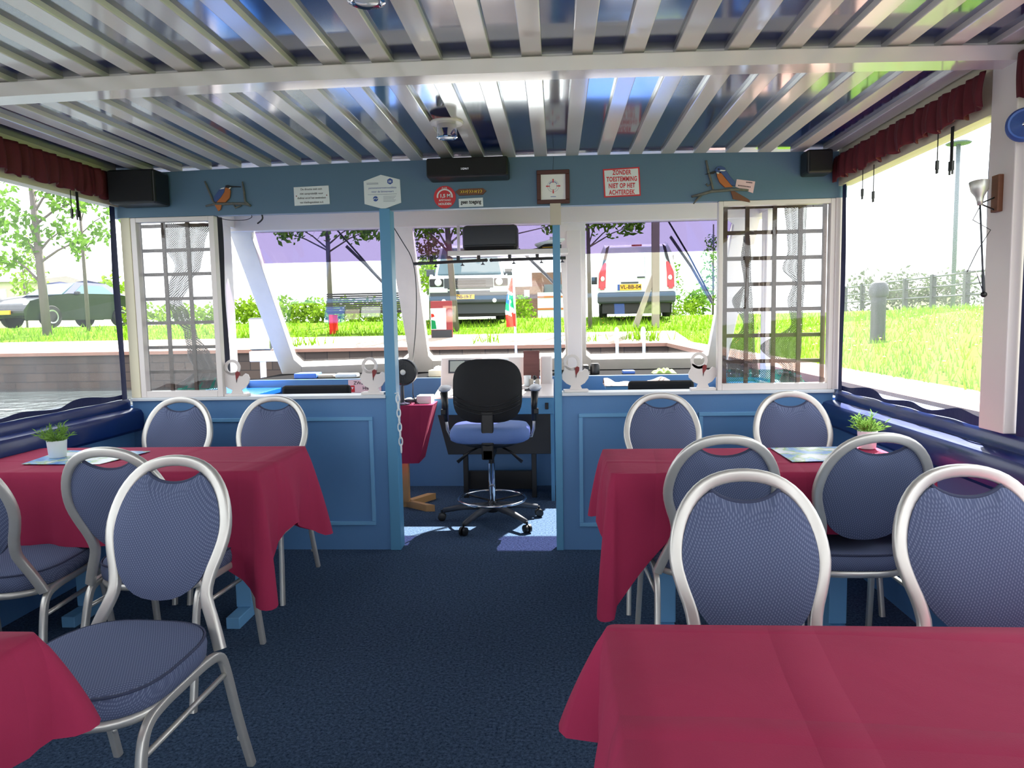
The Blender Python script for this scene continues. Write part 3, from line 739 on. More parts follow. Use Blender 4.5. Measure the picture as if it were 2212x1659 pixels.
# ---- things on the tables
def herb(label, x, y, z, col, seed):
    rr = random.Random(seed); root = thing('potted_herb', label, 'plant', (x, y, z), 'potted herbs on the tables')
    m_ = MB(); m_.lathe([(0.030, 0), (0.033, 0.004), (0.038, 0.070), (0.036, 0.072), (0.033, 0.060), (0.0, 0.058)], (x, y, z), n=24); m_.build('pot', M['signwhite'], root, smooth=True, angle=40)
    m_ = MB()
    for s in range(34):
        a = rr.uniform(0, 6.283); t = rr.uniform(0.1, 1.0); L = rr.uniform(0.05, 0.085)
        d = Vector((math.cos(a) * t, math.sin(a) * t, 1.05 - t * 0.55)).normalized()
        p0 = Vector((x + math.cos(a) * 0.012, y + math.sin(a) * 0.012, z + 0.058)); p1 = p0 + d * L
        m_.tube([p0, p0 + d * L * 0.5 + Vector((0, 0, 0.006)), p1], 0.0012, 4)
        for q in range(11):
            bp = p0 + d * L * (0.3 + 0.07 * q)
            aa = rr.uniform(0, 6.283); e = (Vector((math.cos(aa), math.sin(aa), rr.uniform(0.0, 0.9))) + d * 0.6).normalized(); ln = rr.uniform(0.018, 0.034)
            sd = e.cross(d); sd = (sd.normalized() if sd.length > 1e-4 else Vector((1, 0, 0))) * 0.0022
            md = bp + e * ln * 0.5; tp = bp + e * ln + Vector((0, 0, -0.004))
            m_.add([bp - sd * 0.4, bp + sd * 0.4, md + sd, tp, md - sd], [(0, 1, 2, 3, 4)])
    m_.build('foliage', col, root)
p = at(125, 987, z=0.758); herb('small shaded herb in a white pot on the left table map', p.x, p.y, 0.7575, M['herb'], 3)
p = at(1873, 966, z=0.758); herb('small sunlit herb in a white pot on the right table', p.x, p.y, 0.7545, M['herb'], 5)
def placemat(label, px, z):
    m_ = MB(); P = [at(a, c_, z=z) for a, c_ in px]; m_.prism(P, (0, 0, 0.0012)); c0 = sum(P, Vector()) / len(P)
    tag(m_.build('map_sheet', M['map'], origin=c0), label, 'map', 'printed maps on the tables')
placemat('printed map sheet under the shaded herb on the left table', [(46, 1003), (215, 1003), (325, 975), (135, 973)], 0.7555)
placemat('printed map sheet lying on the right table beside the sunlit herb', [(1712, 998), (1800, 996), (1812, 965), (1664, 968)], 0.7555)

# ================================================================== THINGS ON THE FASCIA
YF = YB - 0.0005
def plane_pt(px, py, d=0.0): return at(px, py, y=YF - d)
def board(name, label, cat, px, mt, t=0.005, d0=0.0, group=None):
    P = [plane_pt(*p) for p in px]; c0 = sum(P, Vector()) / len(P)
    m_ = MB(); m_.prism([Vector((p.x, YF - d0 - t, p.z)) for p in P], (0, t, 0))
    return tag(m_.build(name, mt, origin=Vector((c0.x, YF - d0, c0.z))), label, cat, group), c0, YF - d0 - t
TR = Vector((1, 0, 0.0))
o, c, yy = board('notice_plate', 'white plate with four lines of small black text on the fascia', 'sign', [(635, 405), (710, 401), (713, 441), (637, 445)], M['signwhite'])
for i, s in enumerate(('De directie stelt zich', 'niet aansprakelijk voor', 'diefstal en/of het zoekraken', 'van kledingstukken e.d.')):
    text(s, 0.0155, M['ink'], o, (c.x, yy - 0.0006, c.z + 0.035 - 0.0235 * i), TR, bold=0.012, sx=0.92)
for s in (-1, 1):
    m_ = MB(); m_.lathe([(0.003, 0), (0.003, 0.002)], (c.x + s * 0.085, yy, c.z), (0, -1, 0), 8); m_.build('screw', M['darkred'], o)
o, c, yy = board('hexagonal_sign', 'white six sided sign with blue lettering on the fascia above the left doorpost', 'sign', [(786, 392), (823, 378), (864, 388), (867, 438), (829, 452), (788, 441)], M['signwhite'])
text('personenvervoercondities', 0.0145, M['inkblue'], o, (c.x + 0.002, yy - 0.0006, c.z + 0.022), TR, bold=0.006, sx=1.0)
text('voor de binnenvaart', 0.0150, M['inkblue'], o, (c.x + 0.002, yy - 0.0006, c.z + 0.002), TR, bold=0.006)
m_ = MB(); hx = [(math.cos(math.radians(60 * i + 30)) * 0.017 + c.x + 0.045, yy - 0.0006, math.sin(math.radians(60 * i + 30)) * 0.017 + c.z + 0.055) for i in range(6)]
m_.add(hx, [tuple(range(6))]); m_.build('logo', M['inkblue'], o)
m_ = MB()
for i in range(3): m_.box(c.x + 0.037 + 0.006 * i, c.x + 0.040 + 0.006 * i, yy - 0.0014, yy - 0.0008, c.z + 0.048, c.z + 0.060)
m_.build('logo_bars', M['signwhite'], o)
m_ = MB(); m_.lathe([(0.014, 0), (0.014, 0.0006)], (c.x - 0.038, yy, c.z - 0.036), (0, -1, 0), 20); m_.build('emblem', M['inkblue'], o)
m_ = MB(); m_.tube([(c.x - 0.052, yy - 0.001, c.z - 0.040), (c.x - 0.04, yy - 0.001, c.z - 0.033), (c.x - 0.034, yy - 0.001, c.z - 0.038), (c.x - 0.022, yy - 0.001, c.z - 0.031)], 0.0022, 6); m_.build('emblem_wave', M['signwhite'], o)
m_ = MB()
m_.box(c.x - 0.085, c.x - 0.02, yy - 0.0008, yy - 0.0002, c.z + 0.047, c.z + 0.0495); m_.box(c.x - 0.085, c.x - 0.02, yy - 0.0008, yy - 0.0002, c.z + 0.041, c.z + 0.043)
m_.box(c.x - 0.08, c.x + 0.08, yy - 0.0008, yy - 0.0002, c.z - 0.0135, c.z - 0.012)
for i in range(5): m_.box(c.x + 0.005, c.x + 0.075 - 0.006 * (i % 3), yy - 0.0008, yy - 0.0002, c.z - 0.025 - i * 0.007, c.z - 0.0235 - i * 0.007)
m_.build('fine_print', M['inkgrey'], o)
# round red distance sign
c = plane_pt(961, 426); r = 0.060
m_ = MB(); m_.lathe([(r, 0), (r, 0.004)], (c.x, YF, c.z), (0, -1, 0), 40)
o = tag(m_.build('round_sign', M['red'], origin=Vector((c.x, YF, c.z))), 'round red sign with white lettering under the wide black speaker', 'sign'); yy = YF - 0.004
m_ = MB()
def arch(u, v):
    a = math.radians(-12 + 204 * u); q = 0.036 + 0.008 * v; return (c.x + math.cos(a) * q, yy - 0.0008, c.z + 0.004 + math.sin(a) * q * 0.9)
m_.grid(arch, 24, 1); m_.build('arch', M['signwhite'], o)
text('1,5 M', 0.026, M['signwhite'], o, (c.x + 0.002, yy - 0.0008, c.z + 0.006), TR, bold=0.03)
text('A.U.B.', 0.012, M['signwhite'], o, (c.x, yy - 0.0008, c.z + 0.048), TR, bold=0.02)
text('AFSTAND', 0.0135, M['signwhite'], o, (c.x, yy - 0.0008, c.z - 0.017), TR, bold=0.02, spacing=1.15)
text('HOUDEN', 0.0165, M['signwhite'], o, (c.x, yy - 0.0008, c.z - 0.037), TR, bold=0.03)
# small carved wooden plate
o, c, yy = board('wooden_plaque', 'small carved wooden plaque with pointed ends above the geen toegang sign', 'plaque', [(984, 415), (992, 409), (1043, 407), (1051, 413), (1043, 421), (992, 423)], M['wood'], 0.012)
m_ = MB()
rr = random.Random(4)
for i in range(10):
    x = c.x - 0.055 + i * 0.0122; h = rr.uniform(0.006, 0.010)
    m_.box(x - 0.0022, x + 0.0022, yy - 0.002, yy - 0.0004, c.z - h, c.z + h)
    m_.box(x - 0.002, x + 0.007, yy - 0.002, yy - 0.0004, c.z + rr.uniform(-0.006, 0.004), c.z + 0.0055)
m_.build('carving', M['gold'], o)
o, c, yy = board('door_notice', 'small white geen toegang sign below the wooden plaque', 'sign', [(991, 430), (1043, 427), (1044, 446), (992, 448)], M['signwhite'])
text('geen toegang', 0.029, M['ink'], o, (c.x, yy - 0.0006, c.z + 0.003), TR, bold=0.03, sx=0.72)
# framed lifebuoy picture
P = [plane_pt(*p) for p in ((1159, 370), (1229, 367), (1231, 439), (1161, 442))]; c = sum(P, Vector()) / 4
root = thing('framed_picture', 'brown wooden frame around a lifebuoy picture above the right doorpost', 'picture', (c.x, YF, c.z))
w, h = 0.088, 0.089
m_ = MB(); fw = 0.022
m_.box(c.x - w, c.x + w, YF - 0.018, YF, c.z + h - fw, c.z + h); m_.box(c.x - w, c.x + w, YF - 0.018, YF, c.z - h, c.z - h + fw)
m_.box(c.x - w, c.x - w + fw, YF - 0.018, YF, c.z - h + fw, c.z + h - fw); m_.box(c.x + w - fw, c.x + w, YF - 0.018, YF, c.z - h + fw, c.z + h - fw)
m_.build('frame', M['darkwood'], root, bevel=0.003)
m_ = MB(); m_.box(c.x - w + fw, c.x + w - fw, YF - 0.006, YF, c.z - h + fw, c.z + h - fw); pc = m_.build('print', M['paper'], root)
def annul(c, y, r0, r1, a0, a1, mt, par, nm, n=24):
    m_ = MB(); m_.grid(lambda u, v: (c[0] + math.cos(a0 + (a1 - a0) * u) * (r0 + (r1 - r0) * v), y, c[1] + math.sin(a0 + (a1 - a0) * u) * (r0 + (r1 - r0) * v)), n, 1); m_.build(nm, mt, par)
for rr_ in (0.030, 0.020): annul((c.x, c.z + 0.005), YF - 0.0066, rr_, rr_ + 0.0012, 0, 6.2832, M['inkgrey'], pc, 'buoy_outline')
for i in range(4):
    a = i * math.pi / 2; annul((c.x, c.z + 0.005), YF - 0.0068, 0.017, 0.038, a - 0.10, a + 0.10, M['red'], pc, 'buoy_band', 3)
annul((c.x, c.z + 0.005), YF - 0.0067, 0.0225, 0.0255, 0.5, 2.6, M['inkblue'], pc, 'buoy_text_arc')
m_ = MB(); m_.box(c.x - 0.014, c.x + 0.014, YF - 0.0072, YF - 0.0062, c.z - 0.052, c.z - 0.049); m_.build('caption_mark', M['inkblue'], pc)
m_ = MB(); m_.tube([(c.x, YF - 0.003, c.z + h), (c.x + 0.004, YF - 0.003, slat_z(c.x) - 0.002)], 0.0008, 5); m_.build('hanging_cord', M['ink'], root)
# red and white notice
o, c, yy = board('warning_sign', 'red bordered white sign saying zonder toestemming niet op het achterdek', 'sign', [(1302, 366), (1381, 361), (1384, 423), (1305, 427)], M['red'])
P = [plane_pt(*p) for p in ((1305, 369), (1378, 364), (1381, 420), (1308, 424))]
m_ = MB(); m_.add([Vector((p.x, yy - 0.0006, p.z)) for p in P], [(0, 1, 2, 3)]); m_.build('white_field', M['signwhite'], o)
SK = Vector((1, 0, 0.02))
for i, s in enumerate(('ZONDER', 'TOESTEMMING', 'NIET OP HET', 'ACHTERDEK')):
    text(s, 0.034, M['red'], o, (c.x, yy - 0.0012, c.z + 0.051 - 0.0345 * i), TR, bold=0.035, sx=0.66, spacing=1.08)

# kingfishers on branches
def fpt(cr, ox, oy, sc, d): # crop pixel -> bulkhead point
    return plane_pt(ox + cr[0] / sc, oy + cr[1] / sc, d)
def poly_part(name, pts, ox, oy, sc, mt, root, d, t):
    P = [fpt(p, ox, oy, sc, 0) for p in pts]; m_ = MB(); m_.prism([Vector((p.x, YF - d - t, p.z)) for p in P], (0, t, 0)); return m_.build(name, mt, root, bevel=0.0015)
def branch(pts, r, ox, oy, sc, root):
    P = [fpt(p, ox, oy, sc, 0.010) for p in pts]; m_ = MB(); m_.tube(P, r, 7); m_.build('branch', M['bark'], root, smooth=True)
oy, ox, sc = 370, 420, 13.825
c = fpt((900, 980), ox, oy, sc, 0)
k1 = thing('kingfisher_ornament', 'kingfisher plaque on branches left of the text plate, beak to the right', 'wall ornament', (c.x, YF, c.z))
branch([(310, 300), (420, 560), (560, 900), (620, 970)], [0.005, 0.006, 0.006, 0.005], ox, oy, sc, k1)
branch([(1430, 310), (1480, 600), (1510, 900), (1660, 1030)], [0.004, 0.006, 0.006, 0.007], ox, oy, sc, k1)
branch([(340, 1040), (620, 975), (900, 975), (1150, 965), (1500, 970), (1680, 1030)], [0.005, 0.006, 0.007, 0.007, 0.007, 0.006], ox, oy, sc, k1)
branch([(1150, 970), (1230, 1090), (1400, 1020)], [0.004, 0.006, 0.004], ox, oy, sc, k1)
poly_part('breast', [(960, 490), (1080, 480), (1110, 620), (1080, 800), (960, 940), (700, 940), (760, 830), (880, 700)], ox, oy, sc, M['orange'], k1, 0.006, 0.010)
poly_part('wing', [(800, 540), (900, 500), (960, 500), (930, 640), (830, 800), (700, 930), (620, 900), (640, 760)], ox, oy, sc, M['kblue'], k1, 0.006, 0.013)
poly_part('tail', [(620, 1000), (840, 1000), (800, 1160), (740, 1200)], ox, oy, sc, M['orange'], k1, 0.004, 0.008)
poly_part('head', [(960, 500), (970, 440), (1040, 425), (1130, 450), (1140, 490), (1050, 520)], ox, oy, sc, M['ink'], k1, 0.008, 0.010)
poly_part('beak', [(1130, 450), (1420, 465), (1420, 490), (1130, 490)], ox, oy, sc, M['ink'], k1, 0.010, 0.006)
poly_part('cheek', [(800, 560), (860, 520), (950, 500), (930, 540)], ox, oy, sc, M['paper'], k1, 0.014, 0.008)
poly_part('cheek', [(1070, 550), (1090, 510), (1145, 490), (1110, 540)], ox, oy, sc, M['paper'], k1, 0.014, 0.008)
oy, ox, sc = 340, 1480, 12.289
c = fpt((1000, 800), ox, oy, sc, 0)
k2 = thing('kingfisher_ornament', 'kingfisher plaque on a branch right of the red bordered sign, beak to the left', 'wall ornament', (c.x, YF, c.z))
branch([(560, 80), (590, 250), (620, 400), (680, 600), (740, 850)], [0.005, 0.006, 0.007, 0.006, 0.006], ox, oy, sc, k2)
branch([(170, 1040), (400, 990), (700, 900), (1000, 880), (1300, 850), (1680, 870)], [0.006, 0.008, 0.008, 0.008, 0.008, 0.005], ox, oy, sc, k2)
branch([(220, 1230), (330, 1100), (430, 1000)], [0.004, 0.006, 0.006], ox, oy, sc, k2)
branch([(560, 700), (600, 760), (700, 700)], [0.005, 0.004, 0.003], ox, oy, sc, k2)
poly_part('breast', [(820, 430), (960, 430), (1010, 520), (1200, 740), (1250, 800), (1040, 810), (900, 680), (840, 540)], ox, oy, sc, M['orange'], k2, 0.006, 0.010)
poly_part('wing', [(900, 390), (1080, 380), (1160, 500), (1300, 660), (1310, 770), (1200, 750), (1050, 560)], ox, oy, sc, M['kblue'], k2, 0.006, 0.013)
poly_part('head', [(770, 350), (830, 270), (930, 240), (1040, 290), (1080, 380), (900, 400), (820, 420)], ox, oy, sc, M['kblue'], k2, 0.008, 0.010)
poly_part('beak', [(500, 470), (760, 370), (830, 390), (740, 450)], ox, oy, sc, M['ink'], k2, 0.010, 0.006)
poly_part('eye', [(835, 330), (870, 310), (905, 330), (870, 355)], ox, oy, sc, M['ink'], k2, 0.016, 0.005)
poly_part('cheek', [(890, 380), (920, 350), (1060, 360), (1020, 385)], ox, oy, sc, M['paper'], k2, 0.014, 0.008)
poly_part('cheek', [(800, 430), (830, 410), (890, 430), (860, 460)], ox, oy, sc, M['paper'], k2, 0.014, 0.008)
poly_part('tail', [(1200, 900), (1300, 900), (1700, 1130), (1720, 1200), (1260, 1110)], ox, oy, sc, M['wood'], k2, 0.002, 0.006)
c = fpt((1590, 760), ox, oy, sc, 0)
P = [fpt(p, ox, oy, sc, 0.002) for p in ((1370, 580), (1860, 640), (1800, 950), (1330, 780))]
m_ = MB(); m_.prism(P, (0, -0.001, 0)); o = tag(m_.build('note_card', M['pinkish'], origin=c), 'small pale card tucked behind the branch of the kingfisher plaque', 'card')
m_ = MB()
for a, bq in (((1410, 760), (1750, 805)), ((1620, 675), (1790, 690))):
    p, q = fpt(a, ox, oy, sc, 0.0036), fpt(bq, ox, oy, sc, 0.0036)
    for i in range(9):
        s_ = p + (q - p) * (i / 9); e_ = p + (q - p) * ((i + 0.6) / 9); m_.prism([s_, e_, e_ + Vector((0, 0, 0.006)), s_ + Vector((0, 0, 0.006))], (0, -0.0004, 0))
m_.build('writing', M['ink'], o)

# speakers
def speaker(label, x0, x1, z0, z1, y0, rz=0.0):
    c = Vector(((x0 + x1) / 2, (y0 + YB) / 2, (z0 + z1) / 2))
    root = thing('satellite_speaker', label, 'speaker', (c.x, c.y, z0))
    m_ = MB(); m_.box(x0, x1, y0 + 0.012, YB - 0.012, z0, z1); m_.build('cabinet', M['black'], root, bevel=0.012)
    m_ = MB(); m_.box(x0 + 0.008, x1 - 0.008, y0, y0 + 0.013, z0 + 0.008, z1 - 0.008); m_.build('grille', M['blackmat'], root, bevel=0.005)
    m_ = MB(); m_.box(c.x - 0.03, c.x + 0.03, YB - 0.012, YB, c.z - 0.03, c.z + 0.03); m_.build('bracket', M['black'], root)
    return root
speaker('black loudspeaker in the upper left corner beside the burgundy valance', -1.955, -1.695, 1.955, 2.135, 3.76)
speaker('small black loudspeaker in the upper right corner beside the burgundy valance', 1.72, 1.85, 2.012, 2.132, 3.80)
a, e = plane_pt(927, 395), plane_pt(1110, 390)
root = thing('centre_speaker', 'wide black centre loudspeaker mounted on the fascia over the doorway', 'speaker', ((a.x + e.x) / 2, YB, a.z))
m_ = MB(); m_.box(-0.235, 0.195, 3.79, YB, 2.045, 2.145); m_.build('cabinet', M['black'], root, bevel=0.012)
m_ = MB(); m_.box(-0.228, 0.188, 3.777, 3.79, 2.052, 2.140); g = m_.build('grille', M['blackmat'], root, bevel=0.005)
text('SONY', 0.014, M['chrome'], root, (-0.03, 3.7762, 2.082), TR, bold=0.02, spacing=1.2)

# ceiling spot lamps
def spot(label, x, y):
    z = slat_z(x); root = thing('ceiling_lamp', label, 'lamp', (x, y, z), 'ceiling lamps')
    m_ = MB(); m_.lathe([(0.072, 0), (0.074, -0.004), (0.070, -0.010), (0.045, -0.012)], (x, y, z), n=32); m_.build('rose', M['white'], root, smooth=True, angle=40)
    m_ = MB(); m_.lathe([(0.040, -0.011), (0.043, -0.016), (0.045, -0.062), (0.047, -0.068), (0.040, -0.071), (0.034, -0.066)], (x, y, z), n=32); m_.build('lamp_ring', M['chrome'], root, smooth=True, angle=40)
    m_ = MB(); m_.lathe([(0.034, -0.0662), (0.028, -0.069), (0.0, -0.071)], (x, y, z), n=24); m_.build('lens', M['lamp'], root, smooth=True)
p = at(965, 272, z=2.15); spot('small chrome ceiling lamp on the battens before the doorway', p.x, p.y)
p = at(790, -42, z=2.15); spot('ceiling lamp rim cut off at the top edge of the view', p.x, p.y)

# cables under the fascia
def cable(label, pts, r, mt=M['black'], name='cable'):
    P = [Vector(p) for p in pts]
    for _ in range(2):
        Q = [P[0]]
        for i in range(len(P) - 1): Q += [P[i] * 0.75 + P[i + 1] * 0.25, P[i] * 0.25 + P[i + 1] * 0.75]
        P = Q + [P[-1]]
    m_ = MB(); m_.tube(P, r, 6); return tag(m_.build(name, mt, smooth=True, origin=P[0]), label, 'cable')
cable('thin black cable sagging under the fascia above the left lattice window', [at(x, y, y=YB + 0.03) for x, y in ((468, 465), (472, 471), (495, 476), (530, 476), (545, 470), (543, 464))], 0.002)
cable('short black cable end dangling under the fascia near the left windscreen pane', [at(x, y, y=YB + 0.03) for x, y in ((566, 464), (568, 472), (563, 478), (556, 483))], 0.0045)
cable('long thin cable running from the header down the left windscreen mullion to the fan', [at(x, y, y=d) for x, y, d in ((846, 484, 5.41), (868, 520, 5.40), (893, 560, 5.38), (900, 620, 5.34), (899, 700, 5.25), (893, 770, 5.1), (888, 805, 4.95))] + [Vector((-0.555, 4.86, 0.86)), Vector((-0.55, 4.80, 0.79)), Vector((-0.52, 4.79, 0.745)), Vector((-0.50, 4.79, 0.736))], 0.0035)

# straps with buckles under the eaves
def strap(label, x, y, z0, z1, w=0.018, buckle=True, thin=False):
    root = thing('window_strap', label, 'strap', (x, y, z0), 'hanging window straps')
    m_ = MB(); r = 0.0015 if thin else w / 2
    m_.box(x - 0.0015, x + 0.0015, y - r, y + r, z1 + 0.04, z0); m_.build('webbing', M['blackmat'], root)
    m_ = MB(); q = 0.006 if thin else 0.013
    m_.box(x - 0.005, x + 0.005, y - q, y + q, z1 + 0.015, z1 + 0.05); m_.box(x - 0.003, x + 0.003, y - q, y - q * 0.5, z1, z1 + 0.015); m_.box(x - 0.003, x + 0.003, y + q * 0.5, y + q, z1, z1 + 0.015)
    m_.build('buckle', M['black'], root, bevel=0.001)
for (lab, px, py0, py1, xx, th) in (
        ('black webbing strap with plastic buckle in the canal window on the left, thicker one', 166, 420, 475, -1.99, False),
        ('black webbing strap in the canal window on the left, thinner one', 152, 415, 472, -1.99, True),
        ('thin cord with toggle in the grassy window, leftmost of the hanging cords', 1864, 365, 430, 1.92, True),
        ('thin cord with buckle in the grassy window, second from the left', 1888, 355, 436, 1.92, True),
        ('long cord with toggle in the grassy window, third from the left', 2027, 278, 374, 1.92, True),
        ('strap with square buckle in the grassy window, nearest the white post', 2058, 270, 376, 1.92, False)):
    p = at(px, py0, x=xx); q = at(px, py1, x=xx); strap(lab, xx, p.y, 1.985, q.z, thin=th)

# uplighter lamp hung on the starboard post
pb = Vector((1.895, 2.345, 1.66))
root = thing('torch_lamp', 'long thin lamp with a conical shade hanging on the white post at the right', 'lamp', (1.84, 2.36, 1.34))
m_ = MB(); pa_ = at(2155, 378, x=1.896); pb_ = at(2153, 458, x=1.896); m_.box(1.888, 1.906, pa_.y - 0.02, pa_.y + 0.02, pb_.z, pa_.z); m_.build('mounting_block', M['wood'], root, bevel=0.003)
lt = at(2117, 440, x=1.84); lb = at(2125, 636, x=1.84); ltop = at(2116, 390, x=1.84)
ax = (lt - lb).normalized()
m_ = MB(); m_.lathe([(0.008, 0), (0.010, 0.015), (0.014, 0.030), (0.026, 0.050), (0.030, 0.078), (0.0295, 0.079), (0.025, 0.052), (0.012, 0.030)], lt - ax * 0.005, ax, 24); m_.build('lamp_shade', M['silver'], root, smooth=True)
m_ = MB(); m_.tube([lt, lb + (lt - lb) * 0.2], 0.003, 8); m_.tube([lb + (lt - lb) * 0.25, lb], 0.005, 8); m_.build('pole', M['darkgrey'], root, smooth=True)
m_ = MB(); m_.ball(lb, 0.010); m_.build('end_ball', M['black'], root, smooth=True)
m_ = MB(); m_.tube([lt, Vector((1.889, pa_.y, lt.z + 0.02))], 0.0025, 6); m_.tube([lt, Vector((1.889, pa_.y, lt.z - 0.02))], 0.0025, 6); m_.build('bracket_arm', M['black'], root)
m_ = MB(); Pc = [lt + Vector((0, 0, -0.01)), lt + Vector((-0.01, 0.02, -0.05)), lt + Vector((0.02, -0.03, -0.09)), lt + Vector((0.01, 0.02, -0.15)), lt + Vector((0, 0.06, -0.22)), lb + Vector((0, 0.05, 0.08)), lb]
m_.tube(Pc, 0.0015, 5); m_.build('flex', M['black'], root, smooth=True)
# blue rimmed round lamp on the post
root = thing('round_lamp', 'blue rimmed round spotlight at the right edge on the white post', 'lamp', (1.945, 2.43, 1.80))
cc = at(2212, 272, y=2.39)
m_ = MB(); m_.lathe([(0.050, 0.0), (0.052, 0.02), (0.046, 0.03), (0.040, 0.026)], cc, (-0.45, -1, 0.05), 32); m_.build('rim', M['inkblue'], root, smooth=True, angle=40)
m_ = MB(); m_.lathe([(0.040, 0.0262), (0.02, 0.018), (0.0, 0.014)], cc, (-0.45, -1, 0.05), 32); m_.build('reflector', M['chrome'], root, smooth=True)
m_ = MB(); m_.box(cc.x + 0.01, cc.x + 0.03, cc.y, 2.445, cc.z - 0.01, cc.z + 0.01); m_.build('arm', M['black'], root)

# ================================================================== SWANS ON THE SILL
def make_swan():
    root = thing('swan_ornament', 'x', 'ornament', group='white wooden swans along the sill')
    m_ = MB(); t = 0.012
    m_.box(-0.068, 0.068, -0.025, 0.025, 0.0, 0.014); m_.build('base', M['white'], root, bevel=0.002)
    body = [(-0.036, 0.012), (-0.026, 0.034), (-0.052, 0.046), (-0.076, 0.070), (-0.078, 0.096), (-0.066, 0.118), (-0.061, 0.135), (-0.06, 0.15), (-0.03, 0.135), (0.012, 0.142), (0.018, 0.112), (0.034, 0.112), (0.052, 0.128), (0.068, 0.122), (0.076, 0.10), (0.070, 0.074), (0.050, 0.048), (0.026, 0.034), (0.036, 0.012)]
    m_ = MB(); m_.prism([(x, -t / 2, z) for x, z in body], (0, t, 0))
    ring = []; cz = 0.163; cx_ = -0.021; n = 28
    vs = []; fs = []
    for i in range(n):
        a = 2 * math.pi * i / n
        for r_, y_ in ((0.046, -t / 2), (0.046, t / 2), (0.030, t / 2), (0.030, -t / 2)):
            vs.append((cx_ + math.cos(a) * r_, y_, cz + math.sin(a) * r_))
    for i in range(n):
        j = (i + 1) % n
        for k in range(4): fs.append((i * 4 + k, j * 4 + k, j * 4 + (k + 1) % 4, i * 4 + (k + 1) % 4))
    m_.add(vs, fs); m_.build('body', M['white'], root, bevel=0.001)
    m_ = MB(); m_.prism([(-0.004, -0.008, 0.132), (0.008, -0.008, 0.142), (0.020, -0.008, 0.136), (0.019, -0.008, 0.118), (0.006, -0.008, 0.098), (0.001, -0.008, 0.080), (-0.002, -0.008, 0.100)], (0, 0.016, 0)); m_.build('beak', M['darkred'], root)
    m_ = MB(); m_.prism([(-0.001, -0.0085, 0.088), (0.006, -0.0085, 0.098), (0.001, -0.0085, 0.076)], (0, 0.017, 0)); m_.build('beak_tip', M['ink'], root)
    return root
sw = make_swan()
spos = [(513, 'white wooden swan on the sill beside the left lattice window'), (808, 'white wooden swan on the sill against the left doorpost'),
        (1244, 'white wooden swan on the sill against the right doorpost'), (1518, 'white wooden swan on the sill beside the right lattice window')]
for i, (px, lab) in enumerate(spos):
    o = sw if i == 0 else copy_tree(sw)
    x = at(px, 850, y=3.975).x
    o.location = (x, 3.975, ZS); o['label'] = lab
    o.rotation_euler = (0, 0, (0.05, -0.12, 0.1, 0.0)[i])

# hanging chain by the doorway
m_ = MB(); ztop = 0.87; N = 8
for i in range(N):
    zc = ztop - i * 0.040; R_ = 0.025; w_ = 0.010
    pts = []
    for k in range(16):
        a = 2 * math.pi * k / 16
        dx, dz = math.cos(a) * w_, math.sin(a) * R_
        xx = -0.452 + 0.0015 * i
        pts.append((xx + (dx if i % 2 == 0 else 0), YB - 0.03 + (0 if i % 2 == 0 else dx), zc + dz))
    m_.tube(pts, 0.0034, 6, closed=True)
m_.tube([(-0.468, YB - 0.03, 0.90), (-0.45, YB - 0.03, 0.905), (-0.447, YB - 0.03, 0.888)], 0.003, 6)
tag(m_.build('plastic_chain', M['signwhite'], smooth=True, origin=(-0.452, YB - 0.03, 0.87)), 'white link chain hanging from the left doorpost', 'chain')

# ================================================================== WHEELHOUSE
def rblock(name, x0, x1, y0, y1, z0, z1, mt, parent=None, bevel=0.004, **k):
    return MB().box(x0, x1, y0, y1, z0, z1).build(name, mt, parent, bevel=bevel, **k)

# helmsman's chair
cx0, cy0 = 0.004, 4.55
root = thing('office_chair', 'tall black helmsman swivel chair with blue seat in the doorway', 'chair', (cx0, cy0, 0))
def back_fn(sg):
    def fn(u, v):
        a = 2 * math.pi * u; r = 1 - v; e = 0.55
        ca, sa = math.cos(a), math.sin(a)
        x = math.copysign(abs(ca) ** e, ca) * 0.215; z = math.copysign(abs(sa) ** e, sa) * 0.196
        x *= 1 - 0.10 * max(0, sa) ** 2 - 0.10 * max(0, -sa) ** 2
        t = (0.035 if sg < 0 else 0.022) * (1 - r ** 4)
        return (cx0 + x * r, 4.375 + sg * (0.012 + t) + 0.25 * (x * r) ** 2 + 0.10 * (z * r), 0.862 + z * r)
    return fn
m_ = MB(); m_.grid(back_fn(1), 40, 8, True); m_.grid(back_fn(-1), 40, 8, True)
nb = 41
def rimf(u, v):
    p = Vector(back_fn(1)(u, 0)); q = Vector(back_fn(-1)(u, 0)); return p + (q - p) * v
m_.grid(rimf, 40, 1, True); bk = m_.build('backrest', M['blackmat'], root, smooth=True)
for dz in (0.0, 0.028, 0.05):
    m_ = MB(); m_.tube([(cx0 + t * 0.20, 4.375 - 0.047 + 0.25 * (t * 0.2) ** 2 + 0.012 * abs(t) ** 3 + 0.1 * (-0.09 - dz + 0.06 * t * t), 0.862 - 0.09 - dz + 0.06 * t * t) for t in [i / 8 - 1 for i in range(17)]], 0.004, 6); m_.build('seam', M['black'], bk, smooth=True)
def seat_fn(u, v):
    a = 2 * math.pi * u; e = 0.6; ca, sa = math.cos(a), math.sin(a)
    prof = [(0.90, 0.535), (0.985, 0.548), (1.0, 0.575), (0.985, 0.605), (0.92, 0.628), (0.6, 0.636), (0.02, 0.634)]
    r, z = prof[int(round(v * 6))]
    return (cx0 + math.copysign(abs(ca) ** e, ca) * 0.255 * r, 4.53 + math.copysign(abs(sa) ** e, sa) * 0.22 * r, z)
m_ = MB(); m_.grid(seat_fn, 40, 6, True); m_.f.append(tuple(range(240, 280))); m_.build('seat', M['seatblue'], root, smooth=True)
